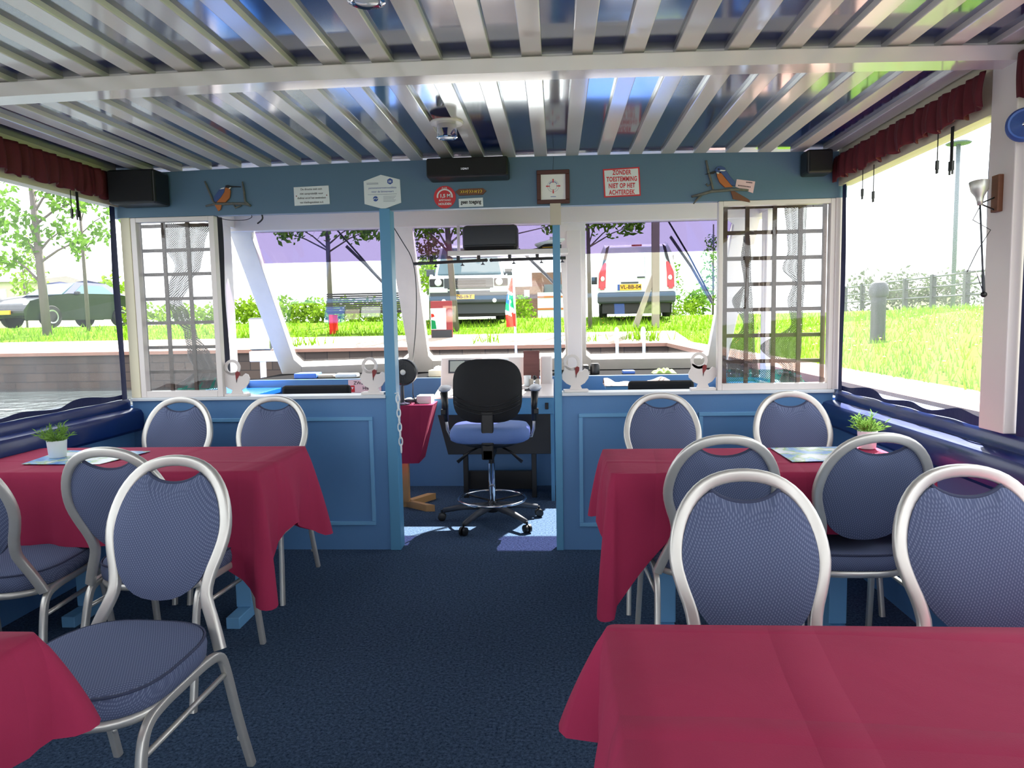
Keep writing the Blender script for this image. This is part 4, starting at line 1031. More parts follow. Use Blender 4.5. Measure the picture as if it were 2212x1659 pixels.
m_ = MB(); m_.lathe([(0.15, 0.50), (0.215, 0.525), (0.22, 0.536), (0.0, 0.538)], (cx0, 4.53, 0), n=32); m_.build('seat_shell', M['black'], root, smooth=True, angle=40)
m_ = MB(); m_.box(cx0 - 0.038, cx0 + 0.038, 4.315, 4.345, 0.44, 0.74); m_.box(cx0 - 0.035, cx0 + 0.035, 4.315, 4.60, 0.44, 0.505); m_.build('back_bracket', M['black'], root, bevel=0.008)
m_ = MB(); m_.lathe([(0.020, 0.11), (0.022, 0.115), (0.022, 0.375)], (cx0, cy0, 0)); m_.build('gas_column', M['chrome'], root, smooth=True, angle=40)
m_ = MB(); m_.lathe([(0.018, 0.37), (0.018, 0.50)], (cx0, cy0, 0)); m_.build('column_sleeve', M['black'], root, smooth=True, angle=40)
m_ = MB(); m_.tube([(cx0 + math.cos(i / 40 * 6.2832) * 0.218, cy0 + math.sin(i / 40 * 6.2832) * 0.218, 0.142) for i in range(40)], 0.009, 8, closed=True); fr = m_.build('foot_ring', M['chrome'], root, smooth=True)
m_ = MB()
for i in range(3):
    a = 0.5 + i * 2.094; m_.tube([(cx0 + math.cos(a) * 0.02, cy0 + math.sin(a) * 0.02, 0.125), (cx0 + math.cos(a) * 0.215, cy0 + math.sin(a) * 0.215, 0.142)], 0.006, 6)
m_.build('ring_spoke', M['black'], fr, smooth=True)
m_ = MB(); m_.lathe([(0.035, 0.055), (0.038, 0.06), (0.034, 0.11), (0.026, 0.125)], (cx0, cy0, 0)); m_.build('hub', M['black'], root, smooth=True, angle=40)
for wx, wy in ((-0.143, 4.205), (0.240, 4.26), (0.305, 4.62), (-0.325, 4.53), (-0.02, 4.88)):
    d = Vector((wx - cx0, wy - cy0, 0)); dn = d.normalized()
    m_ = MB(); m_.tube([(cx0 + dn.x * 0.02, cy0 + dn.y * 0.02, 0.095), (cx0 + d.x * 0.6, cy0 + d.y * 0.6, 0.088), (wx - dn.x * 0.01, wy - dn.y * 0.01, 0.068)], [0.024, 0.020, 0.016], 8); m_.build('leg', M['darkgrey'], root, smooth=True)
    w = MB()
    sd = Vector((-dn.y, dn.x, 0))
    for s_ in (-1, 1): w.lathe([(0.018, 0), (0.026, 0.002), (0.026, 0.016), (0.018, 0.018)], Vector((wx, wy, 0.026)) + sd * (0.004 if s_ > 0 else -0.022), sd, 16)
    w.lathe([(0.007, 0.03), (0.007, 0.07)], (wx, wy, 0), n=8); w.build('caster', M['black'], root, smooth=True, angle=40)
for s_ in (-1, 1):
    x = cx0 + s_ * 0.283
    m_ = MB(); m_.tube([(cx0 + s_ * 0.20, 4.56, 0.545), (x - s_ * 0.02, 4.55, 0.55), (x - s_ * 0.005, 4.53, 0.60), (x, 4.50, 0.70)], 0.010, 8, flat=0.6); m_.build('arm_bar', M['silver'], root, smooth=True)
    m_ = MB(); m_.tube([(x - s_ * 0.003, 4.51, 0.655), (x, 4.50, 0.74), (x + s_ * 0.006, 4.49, 0.845)], [0.015, 0.019, 0.026], 10); ap = m_.build('arm_post', M['black'], root, smooth=True)
    m_ = MB(); m_.ball((x + s_ * 0.008, 4.55, 0.862), 0.04, 1.0, 2.9, 0.55, 16); m_.build('arm_pad', M['greyarm'], root, smooth=True)
    m_ = MB(); m_.box(x - 0.016 + s_ * 0.012, x + 0.016 + s_ * 0.012, 4.48, 4.52, 0.70, 0.735); m_.build('height_knob', M['black'], ap, bevel=0.004)
    m_ = MB(); m_.tube([(cx0 + s_ * 0.05, 4.50, 0.50), (cx0 + s_ * 0.13, 4.46, 0.465), (cx0 + s_ * 0.205, 4.43, 0.405)], [0.006, 0.008, 0.012], 8, flat=0.5); m_.build('lever', M['black'], root, smooth=True)

# steering console
root = thing('steering_console', 'white topped blue steering console with instrument housing behind the swivel chair', 'console', (-0.02, 5.25, 0))
MB().prism([(-0.445, 4.995, 0.745), (-0.445, 5.50, 0.823), (-0.445, 5.50, 0.836), (-0.445, 4.995, 0.758)], (0.855, 0, 0)).build('desk_top', M['white'], root, bevel=0.003)
m_ = MB(); m_.box(-0.445, 0.41, 5.0, 5.02, 0.63, 0.745); m_.build('front_band', M['postblue'], root, bevel=0.003)
m_ = MB(); m_.prism([(-0.43, 5.08, 0.625), (-0.36, 5.08, 0.33), (0.40, 5.08, 0.33), (0.40, 5.08, 0.625)], (0, 0.03, 0)); m_.build('knee_panel', M['blackpanel'], root, bevel=0.003)
m_ = MB(); m_.box(0.385, 0.41, 5.02, 5.495, 0.0, 0.745); m_.build('side_panel', M['postblue'], root)
for x in (-0.24, 0.26): rblock('leg', x - 0.018, x + 0.018, 5.12, 5.16, 0, 0.40, M['black'], root, 0.003)
rblock('foot_rail', -0.27, 0.27, 5.30, 5.34, 0.02, 0.16, M['black'], root, 0.004)
for x in (-0.40, 0.39):
    rblock('switch', x - 0.012 + (0.03 if x < 0 else -0.03), x + 0.012 + (0.03 if x < 0 else -0.03), 4.990, 5.0, 0.665, 0.71, M['black'], root, 0.002)
m_ = MB(); m_.prism([(-0.445, 5.33, 0.758), (-0.445, 5.40, 1.015), (-0.445, 5.49, 1.025), (-0.445, 5.49, 0.758)], (0.645, 0, 0)); hs = m_.build('instrument_housing', M['white'], root, bevel=0.012)
m_ = MB(); m_.prism([(0.31, 5.33, 0.758), (0.31, 5.40, 1.015), (0.31, 5.49, 1.025), (0.31, 5.49, 0.758)], (0.09, 0, 0)); m_.build('instrument_housing', M['white'], root, bevel=0.012)
def onhs(x0, x1, z0, z1, t, mt, nm, par=hs):
    def P(x, z, d): return (x, 5.33 + (z - 0.758) * 0.272 - d, z)
    m_ = MB(); m_.prism([P(x0, z0, 0.0), P(x1, z0, 0.0), P(x1, z1, 0.0), P(x0, z1, 0.0)], (0, -t, 0)); return m_.build(nm, mt, par, bevel=0.002)
onhs(-0.385, -0.215, 0.90, 1.0, 0.012, M['darkgrey'], 'screen_bezel'); onhs(-0.372, -0.262, 0.912, 0.992, 0.014, M['screen'], 'radar_screen')
onhs(-0.12, 0.06, 0.965, 0.993, 0.006, M['darkgrey'], 'log_display')
def P(x, z, d): return Vector((x, 5.33 + (z - 0.758) * 0.272 - d, z))
text('188', 0.022, M['ink'], hs, P(-0.03, 0.979, 0.0075), (1, 0, 0), (0, 0.26, 1), bold=0.02)
onhs(-0.132, 0.072, 0.94, 1.005, 0.003, M['signwhite'], 'display_surround')
# lever, cup and small things on the desk
def small(name, label, cat, mt, mb, org, smooth=True, group=None):
    return tag(mb.build(name, mt, smooth=smooth, angle=40 if smooth else None, origin=org), label, cat, group)
root = thing('throttle_lever', 'black knobbed throttle lever on a grey plate on the console desk', 'lever', (0.265, 5.18, 0.785))
rblock('base_plate', 0.20, 0.31, 5.14, 5.24, 0.782, 0.800, M['darkgrey'], root, 0.003)
m_ = MB(); m_.tube([(0.265, 5.19, 0.798), (0.272, 5.17, 0.865)], 0.006, 8); m_.build('stem', M['chrome'], root, smooth=True)
m_ = MB(); m_.ball((0.273, 5.168, 0.875), 0.017); m_.build('knob', M['black'], root, smooth=True)
root = thing('throttle_lever', 'short black gear lever on the left of the console desk', 'lever', (-0.29, 5.10, 0.773))
m_ = MB(); m_.lathe([(0.022, 0), (0.022, 0.006), (0.008, 0.012), (0.007, 0.06)], (-0.29, 5.10, 0.773)); m_.build('stem', M['black'], root, smooth=True, angle=40)
m_ = MB(); m_.lathe([(0.010, 0.058), (0.014, 0.066), (0.010, 0.092), (0.0, 0.095)], (-0.29, 5.10, 0.773)); m_.build('handle', M['plate'], root, smooth=True)
m_ = MB(); m_.lathe([(0.024, 0), (0.029, 0.075), (0.027, 0.076), (0.022, 0.008), (0.0, 0.008)], (0.215, 5.30, 0.804)); small('drinking_cup', 'small white cup on the desk before the propped picture', 'cup', M['signwhite'], m_, (0.215, 5.30, 0.804))
m_ = MB(); m_.prism([(0.185, 5.325, 0.85), (0.305, 5.325, 0.85), (0.305, 5.395, 1.06), (0.185, 5.395, 1.06)], (0, 0.006, 0)); m_.box(0.2, 0.29, 5.325, 5.335, 0.812, 0.86)
small('propped_picture', 'dusk landscape picture card propped between the instrument housings', 'picture', M['picture'], m_, (0.245, 5.33, 0.81), False)
root = thing('tray', 'cream tray with a round white lid left of the instrument housing', 'tray', (-0.51, 5.72, 0.855))
rblock('tray_body', -0.585, -0.465, 5.62, 5.76, 0.855, 0.905, M['cream'], root)
m_ = MB(); m_.ball((-0.515, 5.69, 0.905), 0.042, 1, 1, 0.8); m_.build('lid', M['signwhite'], root, smooth=True)
m_ = MB(); m_.box(0.235, 0.305, 5.27, 5.315, 0.798, 0.855); small('card_holder', 'small pale box under the propped picture on the desk', 'box', M['beige'], m_, (0.27, 5.3, 0.80), False)

# little table with red cloth left of the console
root = thing('side_table', 'little pine table under the red cloth left of the swivel chair', 'table', (-0.62, 4.86, 0))
rblock('tabletop', -0.86, -0.42, 4.75, 4.975, 0.70, 0.728, M['pine'], root)
rblock('leg', -0.655, -0.605, 4.84, 4.89, 0.04, 0.70, M['pine'], root)
m_ = MB(); m_.prism([(-0.66, 4.89, 0.0), (-0.60, 4.89, 0), (-0.60, 4.89, 0.045), (-0.66, 4.89, 0.045)], (0.19, -0.14, 0)); m_.prism([(-0.66, 4.87, 0.0), (-0.60, 4.87, 0), (-0.60, 4.87, 0.045), (-0.66, 4.87, 0.045)], (0.14, 0.22, 0)); m_.build('foot', M['pine'], root)
m_ = MB()
vs = [(-0.88, 4.75, 0.732), (-0.462, 4.75, 0.732), (-0.462, 5.24, 0.732), (-0.88, 5.24, 0.732), (-0.88, 4.74, 0.33), (-0.525, 4.74, 0.335), (-0.455, 4.745, 0.52), (-0.455, 5.24, 0.5)]
m_.grid(lambda u, v: (-0.88 + 0.418 * u * 1.13, 4.745 + 0.235 * v, 0.732), 12, 12)
def front(u, v):
    wdt = 0.472 - 0.10 * v
    return (-0.88 + wdt * u, 4.743 - 0.006 * math.sin(10 * u) * v - 0.006 * v, 0.732 - 0.395 * v)
m_.grid(front, 14, 10)
m_.grid(lambda u, v: (-0.408 - 0.10 * v, 4.743 + 0.237 * u - 0.006 * v * (1 - u), 0.732 - 0.395 * v), 12, 10)
tag(m_.build('tablecloth', M['cloth'], smooth=True, angle=60, origin=(-0.62, 4.86, 0.732)), 'red cloth on the little table left of the swivel chair', 'tablecloth')
for (lab, x, y, ang, L, mt) in (('beige torch lying on the red cloth of the little table, nearer the doorpost', -0.625, 4.83, 0.7, 0.13, 'beige'), ('dark green torch lying on the red cloth beside the beige one', -0.565, 4.84, 0.8, 0.10, 'darkgrey')):
    d = Vector((math.cos(ang), math.sin(ang), 0)); m_ = MB(); m_.lathe([(0.012, 0), (0.015, 0.004), (0.015, L * 0.7), (0.020, L * 0.78), (0.020, L), (0.0, L)], Vector((x, y, 0.753)) - d * L / 2, d, 16); small('torch', lab, 'torch', M[mt], m_, (x, y, 0.733), group='torches on the little table')
m_ = MB(); m_.box(-0.53, -0.43, 4.84, 4.96, 0.733, 0.785); small('paper_stack', 'stack of white papers on the little red cloth beside the console', 'papers', M['paper'], m_, (-0.48, 4.9, 0.733), False)
# desk fan
root = thing('desk_fan', 'round dark desk fan behind the left doorpost', 'fan', (-0.60, 4.78, 0.733))
m_ = MB(); m_.lathe([(0.05, 0), (0.05, 0.008), (0.014, 0.02), (0.012, 0.13)], (-0.62, 4.80, 0.733)); m_.build('stand', M['darkgrey'], root, smooth=True, angle=40)
fc = Vector((-0.605, 4.78, 0.955))
m_ = MB(); m_.lathe([(0.082, 0), (0.088, 0.01), (0.088, 0.05), (0.07, 0.066), (0.0, 0.075)], fc, (0.15, 1, 0), 32); m_.build('housing', M['black'], root, smooth=True, angle=40)
m_ = MB(); m_.tube([fc + Vector((math.cos(i / 32 * 6.2832) * 0.088, 0, math.sin(i / 32 * 6.2832) * 0.088)) for i in range(32)], 0.004, 6, closed=True)
for rr_ in (0.03, 0.05, 0.07): m_.tube([fc + Vector((math.cos(i / 32 * 6.2832) * rr_, -0.004, math.sin(i / 32 * 6.2832) * rr_)) for i in range(32)], 0.0012, 5, closed=True)
for i in range(16): m_.tube([fc + Vector((0, -0.006, 0)), fc + Vector((math.cos(i * 0.3927) * 0.088, 0, math.sin(i * 0.3927) * 0.088))], 0.0012, 5)
m_.build('guard', M['darkgrey'], root)
m_ = MB(); m_.lathe([(0.02, -0.008), (0.018, -0.012), (0, -0.013)], fc, (0, 1, 0), 16); m_.build('cap', M['silver'], root)

# black chairs behind the sill
def blackchair(label, x, y, w):
    root = thing('wheelhouse_chair', label, 'chair', (x, y + 0.2, 0), 'black chairs in the wheelhouse')
    m_ = MB(); m_.box(x - w, x + w, y - 0.02, y + 0.03, 0.50, 0.912); m_.build('backrest', M['blackmat'], root, bevel=0.02)
    m_ = MB(); m_.box(x - w, x + w, y + 0.02, y + 0.42, 0.40, 0.46); m_.build('seat', M['blackmat'], root, bevel=0.015)
    for sx in (-1, 1):
        for yy in (y + 0.02, y + 0.38): m_ = MB(); m_.tube([(x + sx * (w - 0.03), yy, 0), (x + sx * (w - 0.03), yy, 0.41)], 0.012, 8); m_.build('leg', M['black'], root, smooth=True)
blackchair('black padded chair back rising above the left sill between two swans', -1.065, 4.36, 0.218)
blackchair('black padded chair back rising above the right sill beside a swan', 1.062, 4.36, 0.198)

# shelf and things on it under the windscreen
def shelfbox(name, label, cat, px, y0, y1, h, mt, bevel=0.006, z=0.855):
    a, e = at(px[0], 800, y=y0).x, at(px[1], 800, y=y0).x
    o = rblock(name, a, e, y0, y1, z, z + h, M[mt], None, bevel, origin=((a + e) / 2, (y0 + y1) / 2, z)); return tag(o, label, cat)
shelfbox('storage_box', 'flat blue plastic box on the left windscreen shelf', 'box', (634, 682), 5.60, 5.75, 0.042, 'bluebox')
shelfbox('cloth_roll', 'grey rolled cloth between the blue box and the white case on the shelf', 'cloth', (684, 720), 5.62, 5.72, 0.03, 'beige', 0.012)
shelfbox('glasses_case', 'long white case on the left windscreen shelf', 'case', (722, 770), 5.60, 5.70, 0.036, 'signwhite', 0.012)
shelfbox('soap_box', 'small blue box on the right windscreen shelf', 'box', (1346, 1372), 5.62, 5.72, 0.026, 'bluebox')
shelfbox('wiper_motor', 'dark box in the corner of the right windscreen pane', 'motor', (1258, 1272), 5.62, 5.74, 0.075, 'black', 0.01)
m_ = MB(); m_.lathe([(0.036, 0), (0.038, 0.01), (0.038, 0.07), (0.03, 0.085), (0, 0.086)], (0.735, 5.66, 0.855)); small('black_tin', 'round black tin beside the dark box on the right windscreen shelf', 'tin', M['black'], m_, (0.735, 5.66, 0.855))
rr = random.Random(8)
m_ = MB(); gx = at(1434, 800, y=5.66).x
m_.grid(lambda u, v: (gx + (u - 0.5) * 0.18, 5.66 + (v - 0.5) * 0.12, 0.858 + 0.030 * (math.sin(math.pi * u) * math.sin(math.pi * v)) ** 0.5 * (1 + 0.5 * math.sin(17 * u + 3) * math.sin(13 * v))), 20, 14)
m_.grid(lambda u, v: (gx + (u - 0.5) * 0.18, 5.66 + (v - 0.5) * 0.12, 0.8555), 2, 2)
small('cleaning_cloth', 'crumpled green cloth on the right windscreen shelf', 'cloth', M['green'], m_, (gx, 5.66, 0.855))
tx0, tx1 = at(1308, 826, y=5.0).x, at(1448, 826, y=5.0).x
root = thing('folding_table', 'blue ledge under the pale towel behind the right sill', 'table', ((tx0 + tx1) / 2, 5.1, 0))
rblock('ledge_top', tx0, tx1, 4.96, 5.24, 0.80, 0.825, M['moulding'], root)
for x in (tx0 + 0.03, tx1 - 0.03): rblock('leg', x - 0.02, x + 0.02, 5.08, 5.12, 0, 0.80, M['moulding'], root)
m_ = MB(); m_.grid(lambda u, v: (tx0 - 0.01 + u * (tx1 - tx0 + 0.01), 4.945 + 0.2 * v, 0.828 + 0.016 * math.sin(math.pi * v) ** 0.4 + (0.03 * max(0, math.sin(7 * u - 4.5)) + 0.006 * math.sin(23 * u)) * math.sin(math.pi * v)), 30, 10)
m_.grid(lambda u, v: (tx0 - 0.01 + u * (tx1 - tx0 + 0.01), 4.945 + 0.2 * v, 0.8265), 2, 2)
small('rolled_towel', 'pale rolled towel lying on the blue ledge behind the right sill', 'towel', M['towel'], m_, ((tx0 + tx1) / 2, 5.05, 0.826))
# life jacket notice
a = at(752, 821, y=5.495); c = at(800, 833, y=5.495)
root = rblock('life_jacket_sign', a.x, a.x + 0.26, 5.494, 5.498, a.z - 0.102, a.z, M['pinkish'], None, 0, origin=(a.x + 0.13, 5.498, a.z - 0.05)); tag(root, 'pale zwemvest hier notice behind the left swan by the doorpost', 'sign')
text('ZWEMVEST', 0.036, M['ink'], root, (a.x + 0.135, 5.4932, a.z - 0.025), bold=0.015)
text('HIER', 0.036, M['ink'], root, (a.x + 0.150, 5.4932, a.z - 0.066), bold=0.015)
m_ = MB(); m_.box(a.x + 0.016, a.x + 0.05, 5.4925, 5.4936, a.z - 0.095, a.z - 0.043); m_.build('vest_symbol', M['red'], root, bevel=0.0005)
m_ = MB(); m_.prism([(a.x + 0.024, 5.4922, a.z - 0.056), (a.x + 0.042, 5.4922, a.z - 0.056), (a.x + 0.033, 5.4922, a.z - 0.075)], (0, 0.0003, 0)); m_.build('vest_mark', M['signwhite'], root)

# shelf at the top of the centre pane
root = thing('overhead_shelf', 'white overhead shelf across the top of the centre windscreen pane', 'shelf', (0.09, 5.30, 1.775))
m_ = MB(); m_.box(-0.345, 0.53, 5.22, 5.44, 1.772, 1.795); m_.build('board', M['worn'], root, bevel=0.006)
m_ = MB(); m_.box(-0.345, 0.53, 5.212, 5.222, 1.765, 1.80); m_.build('lip', M['worn'], root, bevel=0.004)
m_ = MB(); m_.box(0.44, 0.47, 5.40, 5.43, 1.79, 2.03); m_.box(-0.30, -0.28, 5.41, 5.43, 1.79, 2.03); m_.build('hanger', M['white'], root)
root = thing('shelf_monitor', 'black rounded box standing on the overhead shelf', 'monitor', (-0.04, 5.33, 1.80))
rblock('casing', -0.24, 0.165, 5.24, 5.40, 1.80, 1.985, M['black'], root, 0.03)
rblock('back_panel', -0.225, 0.15, 5.233, 5.24, 1.838, 1.972, M['blackpanel'], root, 0.02)
root = thing('captains_cap', 'white captain cap with black peak on the overhead shelf', 'cap', (0.385, 5.31, 1.80))
m_ = MB(); m_.grid(lambda u, v: (0.395 + math.cos(u * 6.2832) * (0.085 + 0.04 * math.sin(v * 1.57)) * (1 if v < 0.6 else (1 - v) / 0.4), 5.31 + math.sin(u * 6.2832) * (0.075 + 0.03 * math.sin(v * 1.57)) * (1 if v < 0.6 else (1 - v) / 0.4), 1.832 + 0.045 * v + 0.018 * math.cos(u * 6.2832)), 28, 8, True); m_.build('crown', M['signwhite'], root, smooth=True)
m_ = MB(); m_.lathe([(0.084, 0.0), (0.086, 0.034), (0.08, 0.036), (0, 0.036)], (0.395, 5.31, 1.80), n=28); m_.build('band', M['blackmat'], root, smooth=True, angle=40)
m_ = MB(); m_.grid(lambda u, v: (0.395 + math.cos(2.2 + u * 1.9) * (0.084 + 0.05 * v), 5.31 + math.sin(2.2 + u * 1.9) * (0.08 + 0.05 * v), 1.812 - 0.010 * v), 14, 4); pk = m_.build('peak', M['black'], root, smooth=True); pk.modifiers.new('solid', 'SOLIDIFY').thickness = 0.003
m_ = MB(); m_.tube([(0.395 + math.cos(a_) * 0.088, 5.31 + math.sin(a_) * 0.088, 1.81) for a_ in [3.9 + i * 0.1 for i in range(16)]], 0.004, 6); m_.build('gold_cord', M['gold'], root, smooth=True)
# curtain rods
for lab, a, e in (('black curtain rod under the overhead shelf, left half', (893, 570), (1050, 562)), ('black curtain rod under the overhead shelf, right half', (1061, 562), (1222, 557))):
    pa, pe = at(*a, y=5.33), at(*e, y=5.33)
    root = thing('curtain_rod', lab, 'rod', (pa + pe) / 2, 'black rods below the overhead shelf')
    m_ = MB(); m_.tube([pa, pe], 0.012, 10); m_.build('rod', M['black'], root, smooth=True)
    m_ = MB(); m_.ball(pe if a[0] < 1000 else pa, 0.014); m_.build('finial', M['black'], root, smooth=True)
    for t in (0.25, 0.62, 0.9):
        q = pa + (pe - pa) * t
        m_ = MB(); m_.box(q.x - 0.012, q.x + 0.012, 5.32, 5.34, q.z, max(q.z + 0.02, 1.772)); m_.build('bracket', M['black'], root, bevel=0.002)
        m_ = MB(); m_.lathe([(0.003, 0), (0.004, 0.012), (0.016, 0.022), (0.016, 0.024)], q + Vector((0.03, 0, -0.008)), (0, 0, -1), 14); m_.build('suction_hook', M['darkgrey'], root, smooth=True)
q = at(932, 558, y=5.30); m_ = MB(); m_.ball(q, 0.02); m_.tube([q, q + Vector((0.004, 0.03, -0.03))], 0.007, 6); small('ball_mount', 'small black ball mount on the left curtain rod', 'mount', M['black'], m_, q)

# wipers outside the windscreen
for lab, arm, blade in (('wiper outside the left windscreen pane', [(716, 495), (780, 567), (832, 628)], [(745, 537), (790, 580), (840, 632)]),
                        ('wiper outside the centre windscreen pane', [(1120, 545), (1165, 590), (1235, 660)], [(1138, 560), (1180, 600), (1222, 645)]),
                        ('wiper outside the right windscreen pane', [(1440, 475), (1492, 562), (1541, 655)], [(1450, 517), (1495, 582), (1540, 660)])):
    c = at_ws(*arm[1]) + WS_N * 0.05; root = thing('windscreen_wiper', lab, 'wiper', c, 'wipers on the windscreen')
    m_ = MB(); m_.tube([at_ws(*p) + WS_N * 0.06 for p in arm], 0.007, 6); m_.build('arm', M['black'], root)
    m_ = MB(); m_.tube([at_ws(*p) + WS_N * 0.045 for p in blade], 0.013, 6, flat=0.6); m_.build('blade', M['darkgrey'], root)

# wing mirror outside the left quarter window
a = at(560, 722, y=6.35)
root = thing('wing_mirror', 'grey wing mirror outside the left quarter window', 'mirror', (a.x, 6.38, a.z - 0.3))
w_, h_ = 0.105, 0.15
m_ = MB(); m_.box(a.x - w_, a.x + w_, 6.36, 6.40, a.z - h_, a.z + h_); m_.build('housing', M['darkgrey'], root, bevel=0.03)
m_ = MB(); m_.box(a.x - w_ + 0.012, a.x + w_ - 0.012, 6.352, 6.361, a.z - h_ + 0.012, a.z + h_ - 0.012); m_.build('glass', M['mirrorm'], root, bevel=0.02)
m_ = MB(); m_.box(a.x - 0.11, a.x + 0.17, 6.36, 6.44, a.z - h_ - 0.10, a.z - h_ - 0.005); m_.build('bracket', M['white'], root, bevel=0.008)
m_ = MB(); m_.box(a.x - 0.02, a.x + 0.02, 6.38, 6.42, 0.45, a.z - h_ - 0.09); m_.build('stalk', M['white'], root)

# hull, foredeck and flag
m_ = MB(); m_.prism([(-2.7, -3.0, 0.42), (2.2, -3.0, 0.42), (2.2, 6.4, 0.42), (1.6, 8.6, 0.5), (0.4, 10.0, 0.55), (-0.5, 10.0, 0.55), (-1.7, 8.6, 0.5), (-2.7, 6.4, 0.42)], (0, 0, -0.55))
hull = MB()
outer = [(2.12, -2.6, 0.45), (2.12, 6.4, 0.45), (1.55, 8.4, 0.55), (0.35, 9.7, 0.62), (-0.45, 9.7, 0.62), (-1.65, 8.4, 0.55), (-2.55, 6.4, 0.45), (-2.55, -2.6, 0.45)]
inner = [(1.99, -2.6, 0.45), (1.99, 6.26, 0.45), (0, 6.26, 0.6), (0, 6.26, 0.6), (0, 6.26, 0.6), (0, 6.26, 0.6), (-2.07, 6.26, 0.45), (-2.07, -2.6, 0.45)]
hull.add(outer + inner, [(i, i + 1, i + 9, i + 8) for i in range(7)])
hull.add(outer + [(x * 0.97, y, -0.4) for x, y, z in outer], [(i, i + 8, i + 9, i + 1) for i in range(7)])
o = hull.build('boat_hull', M['brightblue'], origin=(0, 6, 0)); tag(o, 'bright blue hull and side decks of the boat outside the windows', 'boat')
m_ = MB(); m_.box(-0.75, 0.60, 6.45, 8.3, 0.60, 0.885); o = m_.build('deck_locker', M['carwhite'], bevel=0.03, origin=(-0.1, 7.4, 0.6)); tag(o, 'white deck locker on the foredeck beyond the centre windscreen pane', 'locker')
root = thing('flag', 'green white red and blue flag on a white staff at the bow', 'flag', (-0.10, 9.3, 0.62))
m_ = MB(); m_.tube([(-0.085, 9.3, 0.60), (-0.105, 9.3, 1.90)], 0.016, 8); m_.build('flagstaff', M['signwhite'], root, smooth=True)
m_ = MB(); m_.ball((-0.105, 9.3, 1.91), 0.022); m_.build('finial', M['signwhite'], root, smooth=True)
def flagpt(u, v): # u away from the staff 0..1, v down 0..1
    w = 0.03 + 0.105 * math.sin(min(1, v * 1.15) * math.pi * 0.62)
    return Vector((-0.100 + 0.022 * v - w * u, 9.3 + 0.035 * math.sin(5 * u + 5 * v), 1.83 - 0.63 * v - 0.02 * u * math.sin(3 * v)))
fl = {}
NU, NV = 10, 40
for j in range(NV):
    for i in range(NU):
        u, v = (i + 0.5) / NU, (j + 0.5) / NV
        vv = v + 0.10 * (u - 0.3)
        if vv < 0.30: c = 'flagred' if u < 0.85 or vv < 0.26 else 'flagred'
        elif vv < 0.355: c = 'flagwhite'
        elif vv < 0.46: c = 'flaggreen' if u < 0.7 else ('flagwhite' if u < 0.8 else 'flagblue')
        elif vv < 0.60: c = 'flaggreen' if u < 0.40 + 0.9 * (vv - 0.46) else ('flagwhite' if u < 0.62 else ('flagblue' if vv < 0.55 else 'flaggreen'))
        elif vv < 0.70: c = 'flagwhite' if u < 0.6 else 'flaggreen'
        elif vv < 0.78: c = 'flagwhite' if u > 0.35 else 'flagred'
        else: c = 'flagred'
        m_ = fl.setdefault(c, MB())
        m_.add([flagpt(i / NU, j / NV), flagpt((i + 1) / NU, j / NV), flagpt((i + 1) / NU, (j + 1) / NV), flagpt(i / NU, (j + 1) / NV)], [(0, 1, 2, 3)])
for c, m_ in fl.items(): m_.build({'flagred': 'red_field', 'flagwhite': 'white_cross', 'flagblue': 'blue_field', 'flaggreen': 'green_cross'}[c], M[c], root, smooth=True)

# ================================================================== OUTSIDE
def pw(t, tab):
    if t <= tab[0][0]: return tab[0][1]
    for (a, za), (b_, zb) in zip(tab, tab[1:]):
        if t <= b_: return za + (zb - za) * (t - a) / (b_ - a)
    return tab[-1][1]
FT = [(12.4, 0.83), (14.3, 1.0), (16, 1.12), (19, 1.29), (30, 1.33), (120, 1.36)]
GT = [(2.35, 0.83), (2.75, 0.84), (6, 1.10), (9, 1.33), (20, 1.38), (120, 1.40)]
def gz(x, y):
    z = 0.0
    if y >= 12.4: z = max(z, pw(y, FT))
    if x >= 2.35: z = max(z, pw(x, GT))
    return z
def bumpy(x, y):
    z = gz(x, y); return z + (0.02 * math.sin(x * 3.1 + y) * math.sin(y * 2.3) if z > 1.0 else 0)
ys = [12.4, 13.3, 14.3, 15, 16, 17, 18, 19, 21, 24, 30, 40, 60, 90, 130]
xsL = [-90, -60, -40, -30, -24, -20, -16, -12, -9, -7, -5, -3, -1, 1, 2.35]
xsR = [2.35, 2.8, 3.3, 4, 5, 6, 7, 8, 9, 11, 14, 20, 30, 50, 90]
ysR = [-12, -8, -4, -2, 0, 2, 4, 6, 8, 10, 11.5, 12.4] + ys[1:]
def sheet(xs_, ys_): return MB().grid(lambda u, v: (xs_[int(round(u * (len(xs_) - 1)))], ys_[int(round(v * (len(ys_) - 1)))], bumpy(xs_[int(round(u * (len(xs_) - 1)))], ys_[int(round(v * (len(ys_) - 1)))])), len(xs_) - 1, len(ys_) - 1)
g = sheet(xsL, ys); g2 = sheet(xsR, ysR); g.add(g2.v, g2.f)
struct(g.build('ground_grass', M['grass'], smooth=True))
m_ = MB()
m_.grid(lambda u, v: (-60 + 62.35 * u, 12.4 + 1.9 * v, gz(0, 12.4 + 1.9 * v) + 0.012), 8, 4)
m_.grid(lambda u, v: (2.35 + 0.42 * v, -10 + 24.3 * u, max(gz(2.35 + 0.42 * v, -10 + 24.3 * u), 0.83) + 0.012), 40, 4)
struct(m_.build('ground_path', M['path']))
m_ = MB(); m_.box(-60, 2.35, 12.4, 12.6, -0.5, 0.80); m_.box(2.35, 2.55, -12, 12.6, -0.5, 0.80); struct(m_.build('wall_quay', M['quay']))
m_ = MB(); m_.box(-60, 2.35, 12.34, 12.7, 0.79, 0.85); m_.box(2.31, 2.65, -12, 12.34, 0.79, 0.85); struct(m_.build('trim_50', M['coping']))
m_ = MB(); WZ = 0.2
